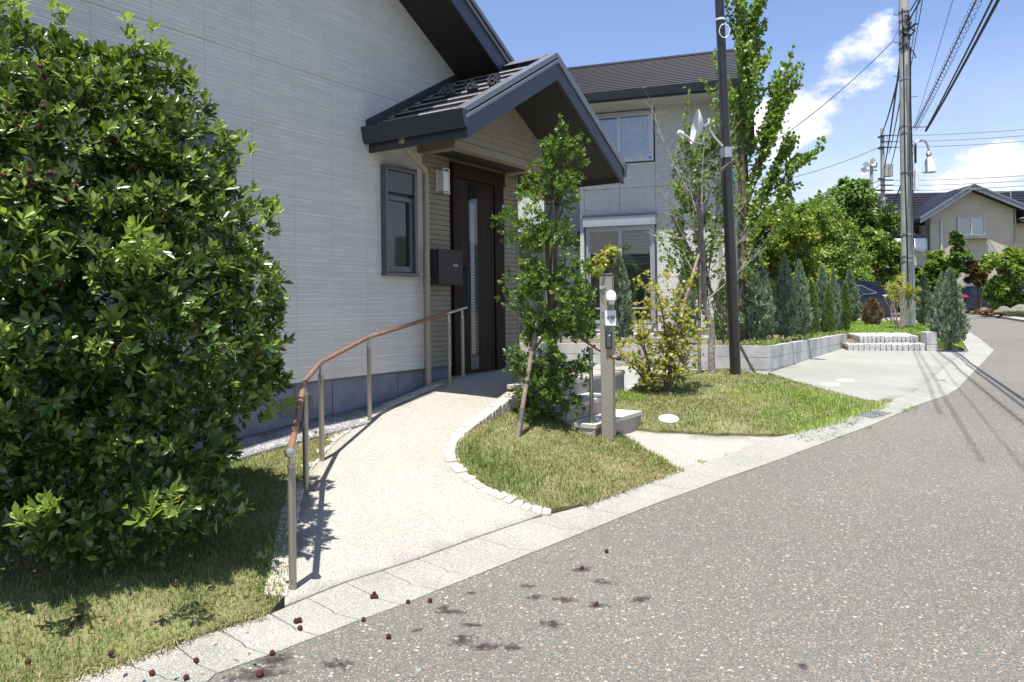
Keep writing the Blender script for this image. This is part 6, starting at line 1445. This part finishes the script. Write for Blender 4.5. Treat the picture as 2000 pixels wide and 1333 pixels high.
vrm = lambda X, Y: np.array([zmound(a, b) for a, b in zip(X, Y)])
grass('edge_fringe', 'grass leaning over the stone edging of the small mound', band(re_[0:18], .10, .20) if False else band(re_[1:18], -.20, -.115), None, 5000, (.03, .07), .0055, L_grass, vec=vrm, sel=gs(1), flop=1.0)
#PART6
# ------------------------------------------------------------ covers and small things on the ground
def disc(name, label, cat, px, py, hf, r, mt, h=.012, dz=.0):
    q = gp(px, py, hf); e_ = .1; gn = Vector((hf(q.x-e_, q.y) - hf(q.x+e_, q.y), hf(q.x, q.y-e_) - hf(q.x, q.y+e_), 2*e_)).normalized(); o = MB().lathe([(r*.96, -.05), (r, -.02), (r, h*.6), (r*.95, h), (r*.55, h), (r*.53, h*.8), (r*.5, h), (0, h)], (0, 0, 0), 32, gn).obj(name, mt, None); o.location = q + Vector((0, 0, dz)); return tag(o, label, cat)
disc('drain_cover', 'round white inspection cover in the grass of the larger mound', 'drain cover', 1306, 821, ZM2, .11, m_white, .012, .012)
disc('drain_cover', 'left of the two round white covers on the driveway', 'drain cover', 1621, 751, zdrive, .14, m_white)
disc('drain_cover', 'right of the two round white covers on the driveway', 'drain cover', 1651, 744, zdrive, .14, m_white)
q = gp(1264, 759, zdrive); lid = thing('meter_lid', 'faded blue water meter lid behind the yellow-leaved shrub', 'meter lid', q)
MB().box(-.28, .28, -.20, .20, -.03, .03).obj('lid', m_bluec, lid, bevel=.01); MB().box(-.33, .33, -.25, .25, -.05, .012).obj('rim', m_kerb, lid)
# fallen fruit
from mathutils.bvhtree import BVHTree
bv, bf = [], []
for o in list(kerb.children) + [road, lawn_l, ramp]:
    b0 = len(bv); bv += [v.co.copy() for v in o.data.vertices]; bf += [tuple(i + b0 for i in p_.vertices) for p_ in o.data.polygons]
BV = BVHTree.FromPolygons(bv, bf)
def hit(px, py):
    a, b = ray(px, py); h = BV.ray_cast(Vector((0, 0, CZ)), Vector((a, 1, b)).normalized()); return h[0]
FR = [(731, 1163, 'topmost of three fallen berries clustered on the kerb at the ramp foot'), (727, 1169, 'left one of three fallen berries clustered on the kerb at the ramp foot'), (735, 1169, 'right one of three fallen berries clustered on the kerb at the ramp foot'),
      (797, 1179, 'fallen berry on the seam of kerb and road, right of the berry cluster'), (840, 1177, 'fallen berry on the asphalt just right of the one on the kerb seam'), (710, 1214, 'lone fallen berry on the road edge below the berry cluster'), (759, 1248, 'lone fallen berry on open asphalt below the kerb seam'),
      (532, 1280, 'fallen berry at the road edge above the large dark stain'), (508, 1322, 'large squashed-looking berry on the dark stain at the bottom edge'), (383, 1295, 'fallen berry on the kerb joint near the bottom edge'), (297, 1319, 'fallen berry on the kerb, lowest on the left'), (364, 1328, 'bright red fallen berry on the kerb by the bottom edge'),
      (578, 1217, 'left of the upper pair of berries on the kerb beside the lawn tip'), (585, 1215, 'right of the upper pair of berries on the kerb beside the lawn tip'), (586, 1231, 'berry below the upper pair on the kerb beside the lawn tip'), (217, 1286, 'dark berry at the grass edge beside the kerb'), (561, 1143, 'berry lying against the foot of the nearest rail post'),
      (1185, 1080, 'lone berry far out on the road, to the right of all others'), (155, 1216, 'dark berry in the sunlit grass strip'), (142, 1232, 'berry in the grass just below another, at the left'), (55, 1303, 'berry in the grass near the bottom left corner'), (345, 1152, 'berry at the upper edge of the sunlit grass'), (1137, 1113, 'split red berry on a dark wet stain, upper right'), (1165, 1184, 'pink crushed berry in the middle of a round stain')]
# drain grate let into the kerb, following its fall
m_gr = mat('galvanised', (.30, .29, .27), .6, .3, bump=.2)
gq = [hit(a, b) for a, b in ((1660, 811), (1694, 803), (1742, 808), (1706, 817))]
gc_ = sum(gq, Vector())/4; gt = thing('drain_grate', 'weathered iron drain grate set in the kerb gutter', 'drain grate', gc_)
def gpt(u, v, z): p = gq[0].lerp(gq[1], v).lerp(gq[3].lerp(gq[2], v), u) - gc_; return Vector((p.x, p.y, p.z + z))
def gbar(name, u0, u1, v0, v1, z0, z1, mt): MB().hexa([gpt(u0, v0, z0), gpt(u1, v0, z0), gpt(u1, v1, z0), gpt(u0, v1, z0)], [gpt(u0, v0, z1), gpt(u1, v0, z1), gpt(u1, v1, z1), gpt(u0, v1, z1)]).obj(name, mt, gt, smooth=False)
gbar('pit', .02, .98, .02, .98, -.02, .006, m_black)
for a, b in ((0, .05), (.95, 1)): gbar('frame', a, b, 0, 1, -.02, .016, m_kerb); gbar('frame', .051, .949, a, b, -.02, .015, m_kerb)
for k in range(9): gbar('bar', .09+.095*k, .135+.095*k, .051, .949, .007, .013, m_gr)
for k in range(5): gbar('cross_bar', .051, .949, .14+.16*k, .17+.16*k, .007, .012, m_gr)
for px, py, lab in FR:
    q = hit(px, py) + Vector((0, 0, .012 if 'grass' in lab else 0)); k = 1.25 if lab.startswith('large') else .9 if 'cluster' in lab else 1.0
    o = inst('fallen_berry', fr_me, None, q + Vector((0, 0, .011*k)), (random.uniform(0, 3), random.uniform(0, 3), 0), None, (k, k, k*(.45 if 'crush' in lab or 'split' in lab else 1)))
    tag(o, lab, 'fruit', 'fallen berries')
# juice stains on the road
def stainmat():
    m, nt, N, L, P = newmat('juice_stain'); P.inputs['Base Color'].default_value = (.045, .020, .028, 1); P.inputs['Roughness'].default_value = .6
    at_ = N('ShaderNodeAttribute'); at_.attribute_name = 'edge'; tc = N('ShaderNodeTexCoord'); n = N('ShaderNodeTexNoise'); n.inputs['Scale'].default_value = 28; n.inputs['Detail'].default_value = 6; L(tc.outputs['Object'], n.inputs['Vector'])
    a = N('ShaderNodeMath'); a.operation = 'MULTIPLY_ADD'; L(n.outputs[0], a.inputs[0]); a.inputs[1].default_value = 1.6; a.inputs[2].default_value = -.95
    b = N('ShaderNodeMath'); b.operation = 'ADD'; L(a.outputs[0], b.inputs[0]); L(at_.outputs['Fac'], b.inputs[1])
    c = N('ShaderNodeMapRange'); L(b.outputs[0], c.inputs[0]); c.inputs[1].default_value = .25; c.inputs[2].default_value = .95; c.inputs[4].default_value = .8
    t = N('ShaderNodeBsdfTransparent'); mx = N('ShaderNodeMixShader'); L(c.outputs[0], mx.inputs[0]); L(t.outputs[0], mx.inputs[1]); L(P.outputs[0], mx.inputs[2]); L(mx.outputs[0], nt.nodes['Material Output'].inputs[0]); return m
sv, sf, se = [], [], []
for px, py, r in ((880, 1197, .085), (660, 1298, .09), (1102, 1172, .085), (1165, 1184, .075), (1252, 1172, .075), (1135, 1113, .08), (920, 1222, .06), (905, 1250, .10), (945, 1265, .09), (1075, 1220, .08), (540, 1290, .12), (500, 1318, .13), (815, 1232, .04), (1178, 1138, .08), (1045, 1168, .07), (1030, 1145, .06), (1568, 1302, .04), (920, 1160, .04), (1000, 1265, .06), (865, 1188, .05)):
    q = hit(px, py) + Vector((0, 0, .004)); r *= 1.05; b0 = len(sv); n = 18; sv.append(tuple(q)); se.append(1.0)
    ph = random.uniform(0, 6); 
    for j in range(2):
        for k in range(n):
            t = 2*math.pi*k/n; rr = r*(.5 + .5*j)*(1 + .22*math.sin(2*t+ph) + .13*math.sin(5*t+ph*2)); sv.append((q.x + rr*1.25*math.cos(t), q.y + rr*.85*math.sin(t), q.z + (zr(q.y + rr*.85*math.sin(t)) - zr(q.y)))); se.append(.62 if j == 0 else 0)
    for k in range(n): sf.append((b0, b0+1+k, b0+1+(k+1) % n)); sf.append((b0+1+k, b0+1+n+k, b0+1+n+(k+1) % n)); sf.append((b0+1+k, b0+1+n+(k+1) % n, b0+1+(k+1) % n))
me = np_mesh('juice_stains', sv, sf, stainmat()); a_ = me.attributes.new('edge', 'FLOAT', 'POINT'); a_.data.foreach_set('value', np.array(se, np.float32))
tag(link(bpy.data.objects.new('juice_stains', me)), 'dark purple juice stains scattered on the grey road', 'stain', kind='stuff')
# brown fallen leaves and rocks
lf = []
for _ in range(120):
    px, py = random.choice(((random.uniform(380, 540), random.uniform(1120, 1190)), (random.uniform(0, 500), random.uniform(1180, 1320)), (random.uniform(600, 640), random.uniform(840, 870)), (random.uniform(1660, 1700), random.uniform(664, 672))))
    q = gp(px, py, (lambda x, y: zleft(x, y) + .03) if px < 1000 else (lambda x, y: .69)); lf.append(tuple(q))
lf = np.array(lf); o = meshobj('leaf_litter', scatter(lf, rng.normal(size=lf.shape)*np.array([1, 1, .2]), rng.normal(size=lf.shape)*.3 + np.array([0, 0, 1]), rng.uniform(.02, .045, len(lf)), leaf_t(.25, .1)), L_dead, None); tag(o, 'brown dead leaves scattered in the grass', 'leaf litter', kind='stuff')
def rock(label, px, py, Y, rx, rz):
    bm = bmesh.new(); bmesh.ops.create_icosphere(bm, subdivisions=3, radius=1)
    for v in bm.verts:
        n = .16*math.sin(v.co.x*3.1+px) + .12*math.sin(v.co.y*4.3) + .1*math.sin(v.co.z*5+px) + .05*math.sin(v.co.x*11+v.co.y*9); v.co *= 1 + n; v.co.z = max(v.co.z, -.35)
    me = bpy.data.meshes.new('garden_rock'); bm.to_mesh(me); bm.free(); me.materials.append(m_rrock); o = link(bpy.data.objects.new('garden_rock', me)); p_ = at(px, py, Y); o.location = p_; o.scale = (rx, rx*.7, rz); tag(o, label, 'rock')
rock('large mossy rock at the right edge below the maple', 1992, 612, 33, .6, .36); rock('mossy rock left of the large one on the verge', 1962, 610, 34, .42, .22); rock('small pale rock at the verge edge beside the road', 1925, 609, 36, .3, .16)
vgz = lambda x, y: zr(y) + .10
vp_ = poly2([(1900, 611), (1935, 616), (1990, 625), (2040, 632), (2040, 612), (1900, 604)], zroad)
crown('verge_plants', 'low mixed plants with reddish leaves edging the far verge', 'plants', at(1950, 612, 34.5), [LB(x, 610, 34.5, 16, 4.5, 10) for x in (1915, 1935, 1955, 1980)], 2500, L_red, .10, trunk=.01)
